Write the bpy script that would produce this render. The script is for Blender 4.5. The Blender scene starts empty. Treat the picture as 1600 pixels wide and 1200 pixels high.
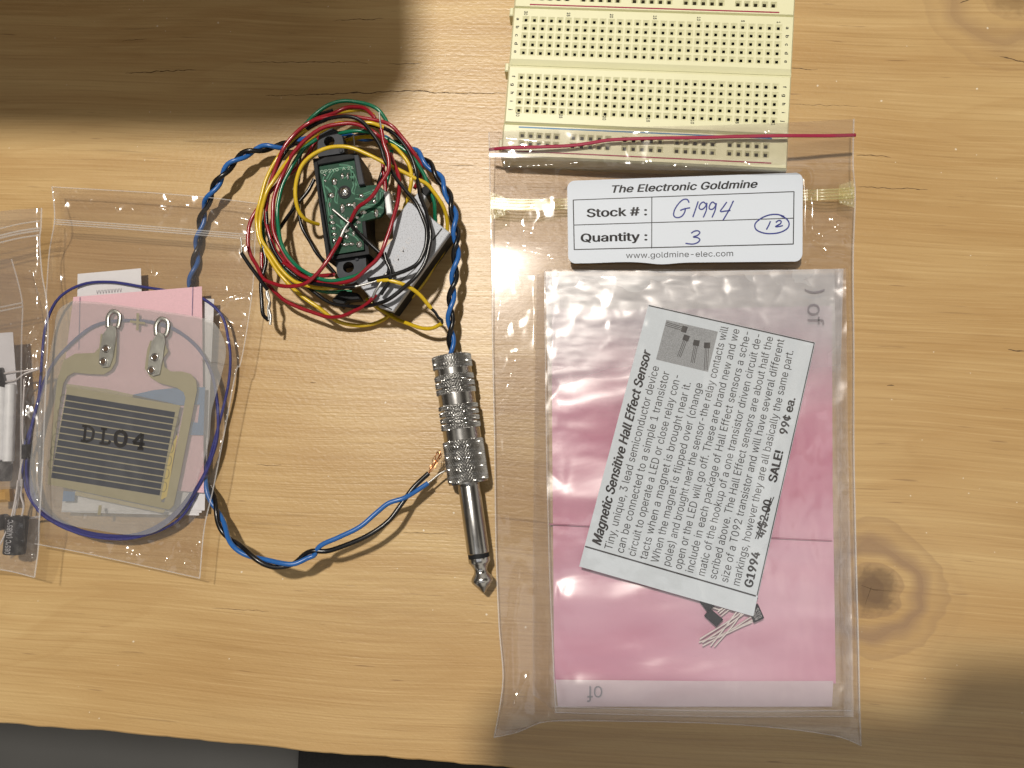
import bpy, math, random
import numpy as np
from mathutils import Vector, Matrix, noise
from mathutils.geometry import tessellate_polygon

random.seed(7)
MM = 0.001
S = bpy.context.scene
COL = S.collection

# ------------------------------------------------------------------ camera
H = 227.5            # lens height over the table, mm
FPX = 1202.0         # focal length in photo pixels (1600 wide)
_n = np.array([-0.0741, 0.0868, 0.9935]); _n /= np.linalg.norm(_n)
_x = np.array([1.0, 0, 0]) - _n * _n[0]; _x /= np.linalg.norm(_x)
_y = np.cross(_n, _x)
A = np.stack([_x, _y, _n], axis=1)          # world -> camera rotation
cam_d = bpy.data.cameras.new('camera'); cam = bpy.data.objects.new('camera', cam_d); COL.objects.link(cam)
cam_d.sensor_fit = 'HORIZONTAL'; cam_d.sensor_width = 36.0; cam_d.lens = FPX / 1600 * 36.0
cam_d.clip_start = 0.005; cam_d.clip_end = 20
cam.matrix_world = Matrix.Translation((0, 0, H * MM)) @ Matrix([list(r) for r in A.T]).to_4x4()
S.camera = cam

# ------------------------------------------------------------------ world and lamp
W = bpy.data.worlds.new('World'); S.world = W; W.use_nodes = True
wn = W.node_tree.nodes; wl = W.node_tree.links
bg = wn['Background']
tc = wn.new('ShaderNodeTexCoord')
nz = wn.new('ShaderNodeTexNoise'); nz.inputs['Scale'].default_value = 1.3; nz.inputs['Detail'].default_value = 1.0
rp = wn.new('ShaderNodeValToRGB')
rp.color_ramp.elements[0].position = 0.47; rp.color_ramp.elements[0].color = (0.06, 0.052, 0.042, 1)
rp.color_ramp.elements[1].position = 0.60; rp.color_ramp.elements[1].color = (0.78, 0.71, 0.60, 1)
wl.new(tc.outputs['Generated'], nz.inputs['Vector']); wl.new(nz.outputs['Fac'], rp.inputs['Fac'])
wl.new(rp.outputs['Color'], bg.inputs['Color']); bg.inputs['Strength'].default_value = 0.88

LAMP = Vector((-0.150, 0.330, 1.000))
ld = bpy.data.lights.new('ceiling_lamp', 'AREA'); ld.shape = 'DISK'; ld.size = 0.054
ld.energy = 11.5; ld.color = (1.0, 0.93, 0.83)
lo = bpy.data.objects.new('ceiling_lamp', ld); COL.objects.link(lo)
lo.location = LAMP
lo.rotation_euler = (LAMP - Vector((0.02, -0.02, 0))).to_track_quat('Z', 'Y').to_euler()

l2 = bpy.data.lights.new('fill_lamp', 'AREA'); l2.shape = 'RECTANGLE'; l2.size = 1.5; l2.size_y = 0.8
l2.energy = 3.2; l2.color = (0.96, 0.97, 1.0)  # added soft fill: broad sheen on the films, lighter shadows
lo2 = bpy.data.objects.new('fill_lamp', l2); COL.objects.link(lo2)
lo2.location = (0.10, -0.48, 1.55); lo2.rotation_euler = (Vector(lo2.location)).to_track_quat('Z', 'Y').to_euler()

S.view_settings.view_transform = 'Standard'; S.view_settings.look = 'None'
S.view_settings.exposure = 0.0; S.view_settings.gamma = 1.0; S.view_settings.use_curve_mapping = False
S.render.engine = 'CYCLES'
S.cycles.use_denoising = True
S.cycles.max_bounces = 10; S.cycles.transparent_max_bounces = 40
S.cycles.caustics_reflective = False; S.cycles.caustics_refractive = False
S.cycles.sample_clamp_indirect = 6.0

# ------------------------------------------------------------------ helpers
def P(u, v, z=0.0):
    """photo pixel + height (mm) -> point on the table's axes (mm)"""
    d = A.T @ np.array([(u - 800) / FPX, (600 - v) / FPX, -1.0])
    t = (z - H) / d[2]
    return np.array([d[0] * t, d[1] * t, z])

def fbm(x, y, z, oct=3):
    return sum(noise.noise(Vector((x * 2 ** k, y * 2 ** k, z + 7.3 * k))) / 2 ** k for k in range(oct))
def sst(a, b, x):
    t = min(1, max(0, (x - a) / (b - a))); return t * t * (3 - 2 * t)

def link(name, me, mats, parent=None, origin=None):
    o = bpy.data.objects.new(name, me); COL.objects.link(o)
    for m in (mats if isinstance(mats, (list, tuple)) else [mats]):
        me.materials.append(m)
    return o

def wloc(o):
    """world location (mm) of an unrotated chain of parents"""
    p = np.zeros(3)
    while o is not None:
        p += np.array(o.location) / MM; o = o.parent
    return p

def build(name, V, F, mats, parent=None, smooth=False, mi=None, sharp=None, origin=None):
    V = np.asarray(V, float)
    if parent is not None: org = wloc(parent)
    elif origin is not None: org = np.asarray(origin, float)
    else:
        org = np.array([V[:, 0].mean(), V[:, 1].mean(), V[:, 2].min()])
    me = bpy.data.meshes.new(name)
    me.from_pydata([tuple(p) for p in (V - org) * MM], [], [tuple(f) for f in F])
    me.update()
    o = link(name, me, mats)
    if parent is not None: o.parent = parent
    else: o.location = org * MM
    if mi is not None: me.polygons.foreach_set('material_index', list(mi))
    if smooth:
        me.polygons.foreach_set('use_smooth', [True] * len(me.polygons))
        if sharp: me.set_sharp_from_angle(angle=math.radians(sharp))
    return o

def tag(o, label, cat, group=None, kind=None):
    if label: o['label'] = label
    if cat: o['category'] = cat
    if group: o['group'] = group
    if kind: o['kind'] = kind
    return o

def thing(name, loc, label, cat, group=None):
    o = bpy.data.objects.new(name, None); COL.objects.link(o)
    o.empty_display_size = 0.01
    o.location = Vector(loc) * MM
    return tag(o, label, cat, group)

class MB:
    def __init__(s): s.V = []; s.F = []; s.M = []
    def add(s, V, F, m=0):
        b = len(s.V); s.V += [tuple(p) for p in V]
        for f in F: s.F.append(tuple(b + i for i in f)); s.M.append(m)
    def box(s, x0, x1, y0, y1, z0, z1, m=0, fn=None, ch=0.0):
        c = ch
        V = [(x0, y0, z0), (x1, y0, z0), (x1, y1, z0), (x0, y1, z0),
             (x0, y0, z1 - c), (x1, y0, z1 - c), (x1, y1, z1 - c), (x0, y1, z1 - c),
             (x0 + c, y0 + c, z1), (x1 - c, y0 + c, z1), (x1 - c, y1 - c, z1), (x0 + c, y1 - c, z1)]
        F = [(3, 2, 1, 0), (0, 1, 5, 4), (1, 2, 6, 5), (2, 3, 7, 6), (3, 0, 4, 7)]
        if c > 0: F += [(4, 5, 9, 8), (5, 6, 10, 9), (6, 7, 11, 10), (7, 4, 8, 11), (8, 9, 10, 11)]
        else: V = V[:8]; F += [(4, 5, 6, 7)]
        if fn: V = [fn(*p) for p in V]
        s.add(V, F, m)
    def build(s, name, mats, parent=None, **k):
        return build(name, s.V, s.F, mats, parent, mi=s.M, **k)

def area2(poly):
    return sum(a[0] * b[1] - b[0] * a[1] for a, b in zip(poly, poly[1:] + poly[:1]))

def prism(poly, z0, z1, chamfer=0.0):
    """poly: list of world xy; vertical walls; returns V, F"""
    poly = [tuple(p[:2]) for p in poly]
    if area2(poly) < 0: poly = poly[::-1]
    n = len(poly)
    V = [(x, y, z0) for x, y in poly] + [(x, y, z1 - chamfer) for x, y in poly]
    F = [tuple(range(n))[::-1]]
    F += [(i, (i + 1) % n, n + (i + 1) % n, n + i) for i in range(n)]
    if chamfer > 0:
        ins = []
        for i in range(n):
            a, b, c = (np.array(poly[k % n]) for k in (i - 1, i, i + 1))
            d1 = (b - a) / (np.linalg.norm(b - a) + 1e-9); d2 = (c - b) / (np.linalg.norm(c - b) + 1e-9)
            n1 = np.array([-d1[1], d1[0]]); n2 = np.array([-d2[1], d2[0]])
            m = n1 + n2; L = np.linalg.norm(m)
            m = m / L if L > 1e-6 else n1
            q = b + m * chamfer / max(0.5, float(m @ n1))
            ins.append((q[0], q[1], z1))
        V += ins
        F += [(n + i, n + (i + 1) % n, 2 * n + (i + 1) % n, 2 * n + i) for i in range(n)]
        F.append(tuple(range(2 * n, 3 * n)))
    else:
        F.append(tuple(range(n, 2 * n)))
    return V, F

def pxpoly(pts, z): return [P(u, v, z)[:2] for u, v in pts]

def prism_px(name, pts, z0, z1, mat, parent=None, chamfer=0.0, **k):
    V, F = prism(pxpoly(pts, z1), z0, z1, chamfer)
    return build(name, V, F, mat, parent, **k)

def plate_hole(poly, c, r, z0, z1, n=40):
    """polygon (world xy, star-shaped about c) with a round hole"""
    poly = [np.array(p[:2]) for p in poly]; c = np.array(c[:2])
    outer = []; inner = []
    for k in range(n):
        a = 2 * math.pi * k / n; d = np.array([math.cos(a), math.sin(a)]); best = None
        for p, q in zip(poly, poly[1:] + poly[:1]):
            e = q - p; den = d[0] * e[1] - d[1] * e[0]
            if abs(den) < 1e-9: continue
            w = p - c
            t = (w[0] * e[1] - w[1] * e[0]) / den; s = (w[0] * d[1] - w[1] * d[0]) / den
            if t > 0 and -1e-6 <= s <= 1 + 1e-6 and (best is None or t > best): best = t
        outer.append(c + d * (best or r * 1.5)); inner.append(c + d * r)
    V = [(p[0], p[1], z) for z in (z0, z1) for L in (outer, inner) for p in L]
    F = []
    for k in range(n):
        j = (k + 1) % n
        F += [(k, j, 2 * n + j, 2 * n + k), (n + j, n + k, 3 * n + k, 3 * n + j),
              (2 * n + k, 2 * n + j, 3 * n + j, 3 * n + k), (j, k, n + k, n + j)]
    return V, F

def catmull(pts, step=0.7):
    p = [np.asarray(q, float) for q in pts]
    p = [2 * p[0] - p[1]] + p + [2 * p[-1] - p[-2]]
    out = []
    for i in range(1, len(p) - 2):
        a, b, c, d = p[i - 1:i + 3]
        n = max(2, int(np.linalg.norm(c - b) / step))
        # centripetal
        t0 = 0; t1 = t0 + np.linalg.norm(b - a) ** .5 + 1e-6; t2 = t1 + np.linalg.norm(c - b) ** .5 + 1e-6; t3 = t2 + np.linalg.norm(d - c) ** .5 + 1e-6
        for k in range(n):
            t = t1 + (t2 - t1) * k / n
            A1 = (t1 - t) / (t1 - t0) * a + (t - t0) / (t1 - t0) * b
            A2 = (t2 - t) / (t2 - t1) * b + (t - t1) / (t2 - t1) * c
            A3 = (t3 - t) / (t3 - t2) * c + (t - t2) / (t3 - t2) * d
            B1 = (t2 - t) / (t2 - t0) * A1 + (t - t0) / (t2 - t0) * A2
            B2 = (t3 - t) / (t3 - t1) * A2 + (t - t1) / (t3 - t1) * A3
            out.append((t2 - t) / (t2 - t1) * B1 + (t - t1) / (t2 - t1) * B2)
    out.append(p[-2])
    return np.array(out)

def tube(path, r, seg=10):
    path = np.asarray(path, float); n = len(path)
    rr = np.full(n, r) if np.isscalar(r) else np.asarray(r)
    T = np.gradient(path, axis=0); T /= np.linalg.norm(T, axis=1)[:, None] + 1e-12
    up = np.array([0, 0, 1.0])
    N = np.cross(T[0], up)
    if np.linalg.norm(N) < 1e-3: N = np.array([1.0, 0, 0])
    N /= np.linalg.norm(N)
    V = []; 
    for i in range(n):
        N = N - T[i] * (N @ T[i]); N /= np.linalg.norm(N) + 1e-12
        B = np.cross(T[i], N)
        for k in range(seg):
            a = 2 * math.pi * k / seg
            V.append(path[i] + rr[i] * (math.cos(a) * N + math.sin(a) * B))
    F = [(i * seg + k, i * seg + (k + 1) % seg, (i + 1) * seg + (k + 1) % seg, (i + 1) * seg + k)
         for i in range(n - 1) for k in range(seg)]
    F.append(tuple(range(seg))[::-1]); F.append(tuple((n - 1) * seg + k for k in range(seg)))
    return V, F

def wire(name, pts, r, mat, parent=None, seg=10, step=0.7, label=None, raw=False):
    path = np.asarray(pts) if raw else catmull(pts, step)
    V, F = tube(path, r, seg)
    o = build(name, V, F, mat, parent, smooth=True, sharp=50)
    if label: o['label'] = label
    return o

def lathe(profile, seg=48):
    """profile [(axial, radius)] about +Y"""
    V = []; F = []
    for y, r in profile:
        for k in range(seg):
            a = 2 * math.pi * k / seg
            V.append((r * math.cos(a), y, r * math.sin(a)))
    n = len(profile)
    for i in range(n - 1):
        for k in range(seg):
            F.append((i * seg + k, (i + 1) * seg + k, (i + 1) * seg + (k + 1) % seg, i * seg + (k + 1) % seg))
    F.append(tuple(range(seg))); F.append(tuple((n - 1) * seg + k for k in range(seg))[::-1])
    return V, F

def sans_font():
    try:      # the sans face that ships inside Blender
        import os
        p = os.path.join(bpy.utils.system_resource('DATAFILES'), 'fonts', 'Inter.woff2')
        return bpy.data.fonts.load(p)
    except Exception:
        return None
FONT = sans_font()
_tcache = {}
def text2d(txt, bold=0.0, shear=0.0, res=3, space=1.0):
    key = (txt, bold, shear, res, space)
    if key in _tcache: return _tcache[key]
    cu = bpy.data.curves.new('t', 'FONT'); cu.body = txt; cu.size = 1.0
    if FONT is not None: cu.font = FONT
    cu.offset = bold; cu.shear = shear
    cu.resolution_u = res; cu.fill_mode = 'NONE'; cu.space_character = space
    o = bpy.data.objects.new('t', cu); COL.objects.link(o)
    me = bpy.data.meshes.new_from_object(o)
    co = [v.co.copy() for v in me.vertices]; nb = {}
    for e in me.edges:
        p, q = e.vertices; nb.setdefault(p, []).append(q); nb.setdefault(q, []).append(p)
    bpy.data.objects.remove(o); bpy.data.curves.remove(cu); bpy.data.meshes.remove(me)
    loops = []; seen = set()
    for st in range(len(co)):
        if st in seen or st not in nb: continue
        lp_ = [st]; seen.add(st); cur = st
        while True:
            nx = [k for k in nb[cur] if k not in seen]
            if not nx: break
            nxt = st + len(lp_) if (st + len(lp_)) in nx else nx[0]
            lp_.append(nxt); seen.add(nxt); cur = nxt
        if len(lp_) > 2: loops.append([co[k] for k in lp_])
    ar = [area2([(p.x, p.y) for p in L_]) for L_ in loops]
    V = []; F = []
    if loops:
        sg = math.copysign(1, max(ar, key=abs))
        def inside(pt, L_):
            c = False
            for p, q in zip(L_, L_[1:] + L_[:1]):
                if (p.y > pt.y) != (q.y > pt.y) and pt.x < (q.x - p.x) * (pt.y - p.y) / (q.y - p.y) + p.x: c = not c
            return c
        solid = [i for i in range(len(loops)) if ar[i] * sg > 0]
        holes = {i: [] for i in solid}
        for h in range(len(loops)):
            if ar[h] * sg > 0: continue
            own = [i for i in solid if inside(loops[h][0], loops[i])]
            if own: holes[min(own, key=lambda i: abs(ar[i]))].append(h)
        for i in solid:
            polys = [loops[i]] + [loops[h] for h in holes[i]]
            flat_ = [p for L_ in polys for p in L_]; b0 = len(V)
            V += [(p.x, p.y, 0) for p in flat_]
            for t in tessellate_polygon(polys):
                p, q, r_ = (flat_[k] for k in t)
                if (q.x - p.x) * (r_.y - p.y) - (r_.x - p.x) * (q.y - p.y) < 0: t = t[::-1]
                F.append(tuple(b0 + k for k in t))
    V = np.array(V) if V else np.zeros((0, 3))
    _tcache[key] = (V, F)
    return V, F
CAP = None
def put_text(mb, mapper, txt, x0, x1, yb, cap, m=0, bold=0.0, shear=0.0, space=1.0):
    """text from x0 to x1 (page units, y down), baseline yb, cap height"""
    global CAP
    if CAP is None:
        v, _ = text2d('H'); CAP = v[:, 1].max()
    V, F = text2d(txt, 0.0, shear, 3, space)
    if not len(V): return
    a, b = V[:, 0].min(), V[:, 0].max()
    w = bold * 1.1                       # heavier weight: the outline laid down again a hair to each side
    sx = (x1 - x0) / (b - a + 2 * w); sy = cap / CAP
    offs = [(0, 0)] if bold < 0.008 else [(-w, 0), (-w / 3, w / 2), (w / 3, -w / 2), (w, 0)]
    for ox, oy in offs:
        mb.add([mapper(x0 + (p[0] - a + w + ox) * sx, yb - (p[1] + oy) * sy) for p in V], F, m)

def stroke(mb, mapper, pts, w, m=0, step=None):
    """ribbon of width w along a smooth polyline in page units"""
    q = catmull([(x, y, 0) for x, y in pts], step or w)[:, :2]
    t = np.gradient(q, axis=0); t /= np.linalg.norm(t, axis=1)[:, None] + 1e-9
    nn = np.stack([-t[:, 1], t[:, 0]], 1) * w / 2
    V = [mapper(*p) for p in (q + nn)] + [mapper(*p) for p in (q - nn)]
    k = len(q)
    mb.add(V, [(i, i + 1, k + i + 1, k + i) for i in range(k - 1)], m)

def quad_map(tl, tr, br, bl, Wd, Hd, z):
    tl, tr, br, bl = (np.array(c, float) for c in (tl, tr, br, bl))
    zf = z if callable(z) else (lambda s, t: z)
    def f(x, y, dz=0.0):
        s, t = x / Wd, y / Hd
        p = (tl * (1 - s) + tr * s) * (1 - t) + (bl * (1 - s) + br * s) * t
        return P(p[0], p[1], zf(s, t) + dz)
    return f

def sheet(name, mapper, Wd, Hd, nx, ny, mat, parent=None, thick=0.1, **k):
    V = [mapper(Wd * i / nx, Hd * j / ny) for j in range(ny + 1) for i in range(nx + 1)]
    F = []
    w = nx + 1; n = len(V)
    V2 = [(p[0], p[1], p[2] - thick) for p in V]
    for j in range(ny):
        for i in range(nx):
            a = j * w + i
            F.append((a, a + w, a + w + 1, a + 1)); F.append((n + a, n + a + 1, n + a + w + 1, n + a + w))
    rim = [i for i in range(w)] + [j * w + nx for j in range(1, ny + 1)] + [ny * w + i for i in range(nx - 1, -1, -1)] + [j * w for j in range(ny - 1, 0, -1)]
    for a, b in zip(rim, rim[1:] + rim[:1]): F.append((a, b, n + b, n + a))
    return build(name, V + V2, F, mat, parent, smooth=True, sharp=40, **k)

# ------------------------------------------------------------------ materials
def new_mat(name):
    m = bpy.data.materials.new(name); m.use_nodes = True
    return m, m.node_tree.nodes, m.node_tree.links

def pmat(name, col, rough=0.5, metal=0.0, spec=0.5, coat=0.0, var=0.12, vscale=400.0, bump=0.0, bscale=2500.0, trans=0.0):
    m, n, l = new_mat(name)
    b = n['Principled BSDF']
    b.inputs['Roughness'].default_value = rough; b.inputs['Metallic'].default_value = metal
    b.inputs['Specular IOR Level'].default_value = spec; b.inputs['Coat Weight'].default_value = coat
    t = n.new('ShaderNodeTexCoord')
    z = n.new('ShaderNodeTexNoise'); z.inputs['Scale'].default_value = vscale; z.inputs['Detail'].default_value = 4
    l.new(t.outputs['Object'], z.inputs['Vector'])
    mx = n.new('ShaderNodeMix'); mx.data_type = 'RGBA'
    mx.inputs['A'].default_value = (*[c * (1 - var) for c in col], 1); mx.inputs['B'].default_value = (*[min(1, c * (1 + var)) for c in col], 1)
    l.new(z.outputs['Fac'], mx.inputs['Factor']); l.new(mx.outputs['Result'], b.inputs['Base Color'])
    mr = n.new('ShaderNodeMapRange'); mr.inputs['To Min'].default_value = rough * 0.8; mr.inputs['To Max'].default_value = min(1, rough * 1.25)
    l.new(z.outputs['Fac'], mr.inputs['Value']); l.new(mr.outputs['Result'], b.inputs['Roughness'])
    if bump > 0:
        z2 = n.new('ShaderNodeTexNoise'); z2.inputs['Scale'].default_value = bscale; z2.inputs['Detail'].default_value = 3
        l.new(t.outputs['Object'], z2.inputs['Vector'])
        bp = n.new('ShaderNodeBump'); bp.inputs['Strength'].default_value = bump; bp.inputs['Distance'].default_value = 0.0002
        l.new(z2.outputs['Fac'], bp.inputs['Height']); l.new(bp.outputs['Normal'], b.inputs['Normal'])
    if trans > 0:
        out = n['Material Output']; tr = n.new('ShaderNodeBsdfTransparent'); ms = n.new('ShaderNodeMixShader')
        tr.inputs['Color'].default_value = (*[0.5 + 0.5 * c for c in col], 1)
        ms.inputs['Fac'].default_value = trans
        l.new(b.outputs['BSDF'], ms.inputs[1]); l.new(tr.outputs['BSDF'], ms.inputs[2]); l.new(ms.outputs['Shader'], out.inputs['Surface'])
    return m

def film_mat(name, tint=(0.93, 0.91, 0.90), haze=0.05, hazecol=(0.8, 0.78, 0.8), rough=0.07, gain=1.8, bump=0.25, bscale=140.0, stretch=1.0, fade=False):
    """thin clear plastic: see-through, fresnel gloss, a little milky"""
    m, n, l = new_mat(name)
    n.remove(n['Principled BSDF'])
    out = n['Material Output']
    tr = n.new('ShaderNodeBsdfTransparent'); tr.inputs['Color'].default_value = (*tint, 1)
    df = n.new('ShaderNodeBsdfDiffuse'); df.inputs['Color'].default_value = (*hazecol, 1)
    gl = n.new('ShaderNodeBsdfGlossy'); gl.inputs['Roughness'].default_value = rough
    fr = n.new('ShaderNodeLayerWeight')
    t = n.new('ShaderNodeTexCoord'); z = n.new('ShaderNodeTexNoise')
    z.inputs['Scale'].default_value = bscale; z.inputs['Detail'].default_value = 3; z.inputs['Distortion'].default_value = 0.6
    mp = n.new('ShaderNodeMapping'); mp.inputs['Scale'].default_value = (stretch, 1, 1)
    l.new(t.outputs['Object'], mp.inputs['Vector']); l.new(mp.outputs['Vector'], z.inputs['Vector'])
    bp = n.new('ShaderNodeBump'); bp.inputs['Strength'].default_value = bump; bp.inputs['Distance'].default_value = 0.001
    l.new(z.outputs['Fac'], bp.inputs['Height'])
    l.new(bp.outputs['Normal'], gl.inputs['Normal'])
    pw = n.new('ShaderNodeMath'); pw.operation = 'POWER'; pw.inputs[1].default_value = 4.0
    l.new(fr.outputs['Facing'], pw.inputs[0])
    mu = n.new('ShaderNodeMath'); mu.operation = 'MULTIPLY_ADD'; mu.inputs[1].default_value = 0.55; mu.inputs[2].default_value = 0.038 * gain; mu.use_clamp = True
    l.new(pw.outputs['Value'], mu.inputs[0])
    m1 = n.new('ShaderNodeMixShader'); m1.inputs['Fac'].default_value = haze
    l.new(tr.outputs['BSDF'], m1.inputs[1]); l.new(df.outputs['BSDF'], m1.inputs[2])
    m2 = n.new('ShaderNodeMixShader')
    l.new(mu.outputs['Value'], m2.inputs['Fac']); l.new(m1.outputs['Shader'], m2.inputs[1]); l.new(gl.outputs['BSDF'], m2.inputs[2])
    l.new(m2.outputs['Shader'], out.inputs['Surface'])
    if fade:        # haze and gloss that thin out along the sheet
        sp = n.new('ShaderNodeSeparateXYZ'); l.new(t.outputs['Generated'], sp.inputs['Vector'])
        ad = n.new('ShaderNodeMath'); ad.operation = 'MULTIPLY_ADD'; ad.inputs[1].default_value = 0.35; l.new(z.outputs['Fac'], ad.inputs[0])
        l.new(sp.outputs['Y'], ad.inputs[2])
        mr = n.new('ShaderNodeMapRange'); mr.interpolation_type = 'SMOOTHSTEP'
        mr.inputs['From Min'].default_value = 0.2; mr.inputs['From Max'].default_value = 1.0
        mr.inputs['To Max'].default_value = haze; l.new(ad.outputs['Value'], mr.inputs['Value']); l.new(mr.outputs['Result'], m1.inputs['Fac'])
        m4 = n.new('ShaderNodeMath'); m4.operation = 'MULTIPLY'; l.new(mu.outputs['Value'], m4.inputs[0])
        m5 = n.new('ShaderNodeMapRange'); m5.interpolation_type = 'SMOOTHSTEP'; m5.inputs['From Min'].default_value = 0.2; m5.inputs['From Max'].default_value = 0.8
        l.new(ad.outputs['Value'], m5.inputs['Value']); l.new(m5.outputs['Result'], m4.inputs[1]); l.new(m4.outputs['Value'], m2.inputs['Fac'])
    return m

M = {}
M['red'] = pmat('red_insulation', (0.24, 0.007, 0.016), 0.24)
M['yellow'] = pmat('yellow_insulation', (0.56, 0.38, 0.015), 0.26)
M['green'] = pmat('green_insulation', (0.003, 0.13, 0.062), 0.26)
M['black'] = pmat('black_insulation', (0.005, 0.005, 0.006), 0.25, spec=0.4)
M['blue'] = pmat('blue_insulation', (0.018, 0.105, 0.34), 0.3, spec=0.4)
M['navy'] = pmat('navy_insulation', (0.010, 0.014, 0.17), 0.45, spec=0.3)
M['tin'] = pmat('tinned_wire', (0.42, 0.415, 0.40), 0.42, 1.0, bump=0.3)
M['copper'] = pmat('copper_strands', (0.62, 0.30, 0.14), 0.32, 1.0)
M['nickel'] = pmat('nickel_plating', (0.47, 0.465, 0.455), 0.22, 1.0, var=0.06)
M['dark_plastic'] = pmat('black_housing_plastic', (0.010, 0.011, 0.013), 0.6, spec=0.2, bump=0.15)
M['grey_plastic'] = pmat('charcoal_ear_plastic', (0.040, 0.044, 0.052), 0.6, spec=0.25, bump=0.3)
M['pcb'] = pmat('green_solder_mask', (0.006, 0.046, 0.024), 0.55, spec=0.2, var=0.25, vscale=900)
M['trace'] = pmat('pale_green_copper_trace', (0.035, 0.16, 0.09), 0.5, spec=0.3)
M['silk'] = pmat('pale_silkscreen', (0.30, 0.42, 0.32), 0.5)
M['solder'] = pmat('solder', (0.72, 0.72, 0.70), 0.2, 1.0, bump=0.5, bscale=1500)
M['white_plastic'] = pmat('white_connector_plastic', (0.62, 0.63, 0.64), 0.4)
M['cream'] = pmat('cream_board_plastic', (0.66, 0.65, 0.43), 0.40, var=0.03, vscale=120, bump=0.08)
M['hole'] = pmat('dark_contact_hole', (0.012, 0.011, 0.009), 0.8)
M['hole_brown'] = pmat('brown_contact_metal', (0.27, 0.245, 0.17), 0.5, 0.2)
M['ink'] = pmat('black_ink', (0.012, 0.012, 0.014), 0.55, var=0.3, vscale=3000)
M['grey_ink'] = pmat('grey_ink', (0.20, 0.19, 0.22), 0.6)
M['pen'] = pmat('blue_ballpoint_ink', (0.012, 0.022, 0.19), 0.5, var=0.35, vscale=1500)
M['red_line'] = pmat('red_stripe_paint', (0.28, 0.016, 0.05), 0.5, spec=0.3)
M['blue_line'] = pmat('blue_stripe_paint', (0.03, 0.16, 0.33), 0.45)
M['label_paper'] = pmat('white_label_paper', (0.575, 0.625, 0.70), 0.55, spec=0.3, var=0.03, vscale=60, bump=0.1)
M['slip_paper'] = pmat('grey_white_newsprint', (0.55, 0.615, 0.675), 0.8, var=0.07, vscale=1400, bump=0.25)
M['photo_grey'] = pmat('halftone_grey', (0.27, 0.29, 0.31), 0.8, var=0.7, vscale=3500)
M['white_paper'] = pmat('white_paper', (0.66, 0.66, 0.68), 0.7, var=0.05, bump=0.15)
M['pink_paper'] = pmat('pink_paper', (0.72, 0.46, 0.52), 0.7, var=0.16, vscale=3000, bump=0.15)
M['print_blue'] = pmat('blue_print', (0.05, 0.16, 0.36), 0.6)
M['print_ochre'] = pmat('ochre_print', (0.40, 0.325, 0.13), 0.6)
M['khaki'] = pmat('khaki_silver_ink', (0.27, 0.25, 0.17), 0.5, 0.1, var=0.06)
M['carbon'] = pmat('carbon_ink', (0.046, 0.052, 0.066), 0.6, spec=0.2, var=0.1)
M['brass'] = pmat('dull_terminal_metal', (0.50, 0.51, 0.47), 0.3, 0.9, bump=0.2)
M['epoxy'] = pmat('black_epoxy', (0.010, 0.011, 0.013), 0.65, spec=0.2, bump=0.2)
M['lead'] = pmat('tinned_lead', (0.72, 0.68, 0.66), 0.4, 0.45)
M['cap_sleeve'] = pmat('black_shrink_sleeve', (0.008, 0.008, 0.010), 0.5, spec=0.25)
M['cap_print'] = pmat('grey_sleeve_print', (0.42, 0.42, 0.44), 0.5)
M['amber'] = pmat('amber_resin', (0.42, 0.23, 0.04), 0.4)
M['floor'] = pmat('grey_concrete', (0.135, 0.135, 0.133), 0.8, var=0.2, vscale=6, bump=0.3, bscale=200)
M['mat'] = pmat('black_rubber', (0.010, 0.010, 0.011), 0.8)
M['crack'] = pmat('dark_crack', (0.085, 0.05, 0.024), 0.9, var=0.4)
M['box'] = pmat('blocker_brown', (0.33, 0.22, 0.12), 0.8)
M['phone'] = pmat('dark_phone_glass', (0.02, 0.02, 0.022), 0.3)

# speckled cast metal
m, n, l = new_mat('speckled_silver_shield'); M['shield'] = m
b = n['Principled BSDF']; b.inputs['Metallic'].default_value = 0.25; b.inputs['Specular IOR Level'].default_value = 0.25
t = n.new('ShaderNodeTexCoord'); z = n.new('ShaderNodeTexNoise'); z.inputs['Scale'].default_value = 3600; z.inputs['Detail'].default_value = 3
l.new(t.outputs['Object'], z.inputs['Vector'])
r = n.new('ShaderNodeValToRGB'); r.color_ramp.elements[0].position = 0.30; r.color_ramp.elements[0].color = (0.20, 0.20, 0.215, 1)
r.color_ramp.elements[1].position = 0.46; r.color_ramp.elements[1].color = (0.41, 0.43, 0.47, 1)
l.new(z.outputs['Fac'], r.inputs['Fac']); l.new(r.outputs['Color'], b.inputs['Base Color']); b.inputs['Roughness'].default_value = 0.62
bp = n.new('ShaderNodeBump'); bp.inputs['Strength'].default_value = 0.35; bp.inputs['Distance'].default_value = 0.0002
l.new(z.outputs['Fac'], bp.inputs['Height']); l.new(bp.outputs['Normal'], b.inputs['Normal'])

M['film'] = film_mat('clear_bag_film', (0.968, 0.956, 0.952), 0.024, (0.80, 0.76, 0.76), rough=0.12, gain=1.7, bump=0.05, bscale=60)
M['film_left'] = film_mat('milky_bag_film', (0.955, 0.945, 0.945), 0.045, (0.80, 0.77, 0.79), 0.13, 2.2, 0.06, 70)
M['film_inner'] = film_mat('clear_inner_film', (0.985, 0.98, 0.985), 0.045, (0.82, 0.82, 0.86), 0.33, 2.6, 0.22, 70, 0.3)
M['seam'] = film_mat('welded_seam_film', (0.97, 0.965, 0.965), 0.22, (0.85, 0.85, 0.86), 0.15, 1.0)
M['zip_film'] = film_mat('zip_rib_film', (0.97, 0.97, 0.97), 0.20, (0.80, 0.80, 0.80), 0.15, 1.0)
M['zip_green'] = film_mat('greenish_zip_rib_film', (0.97, 0.96, 0.86), 0.20, (0.66, 0.64, 0.36), 0.32, 1.0)
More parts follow.
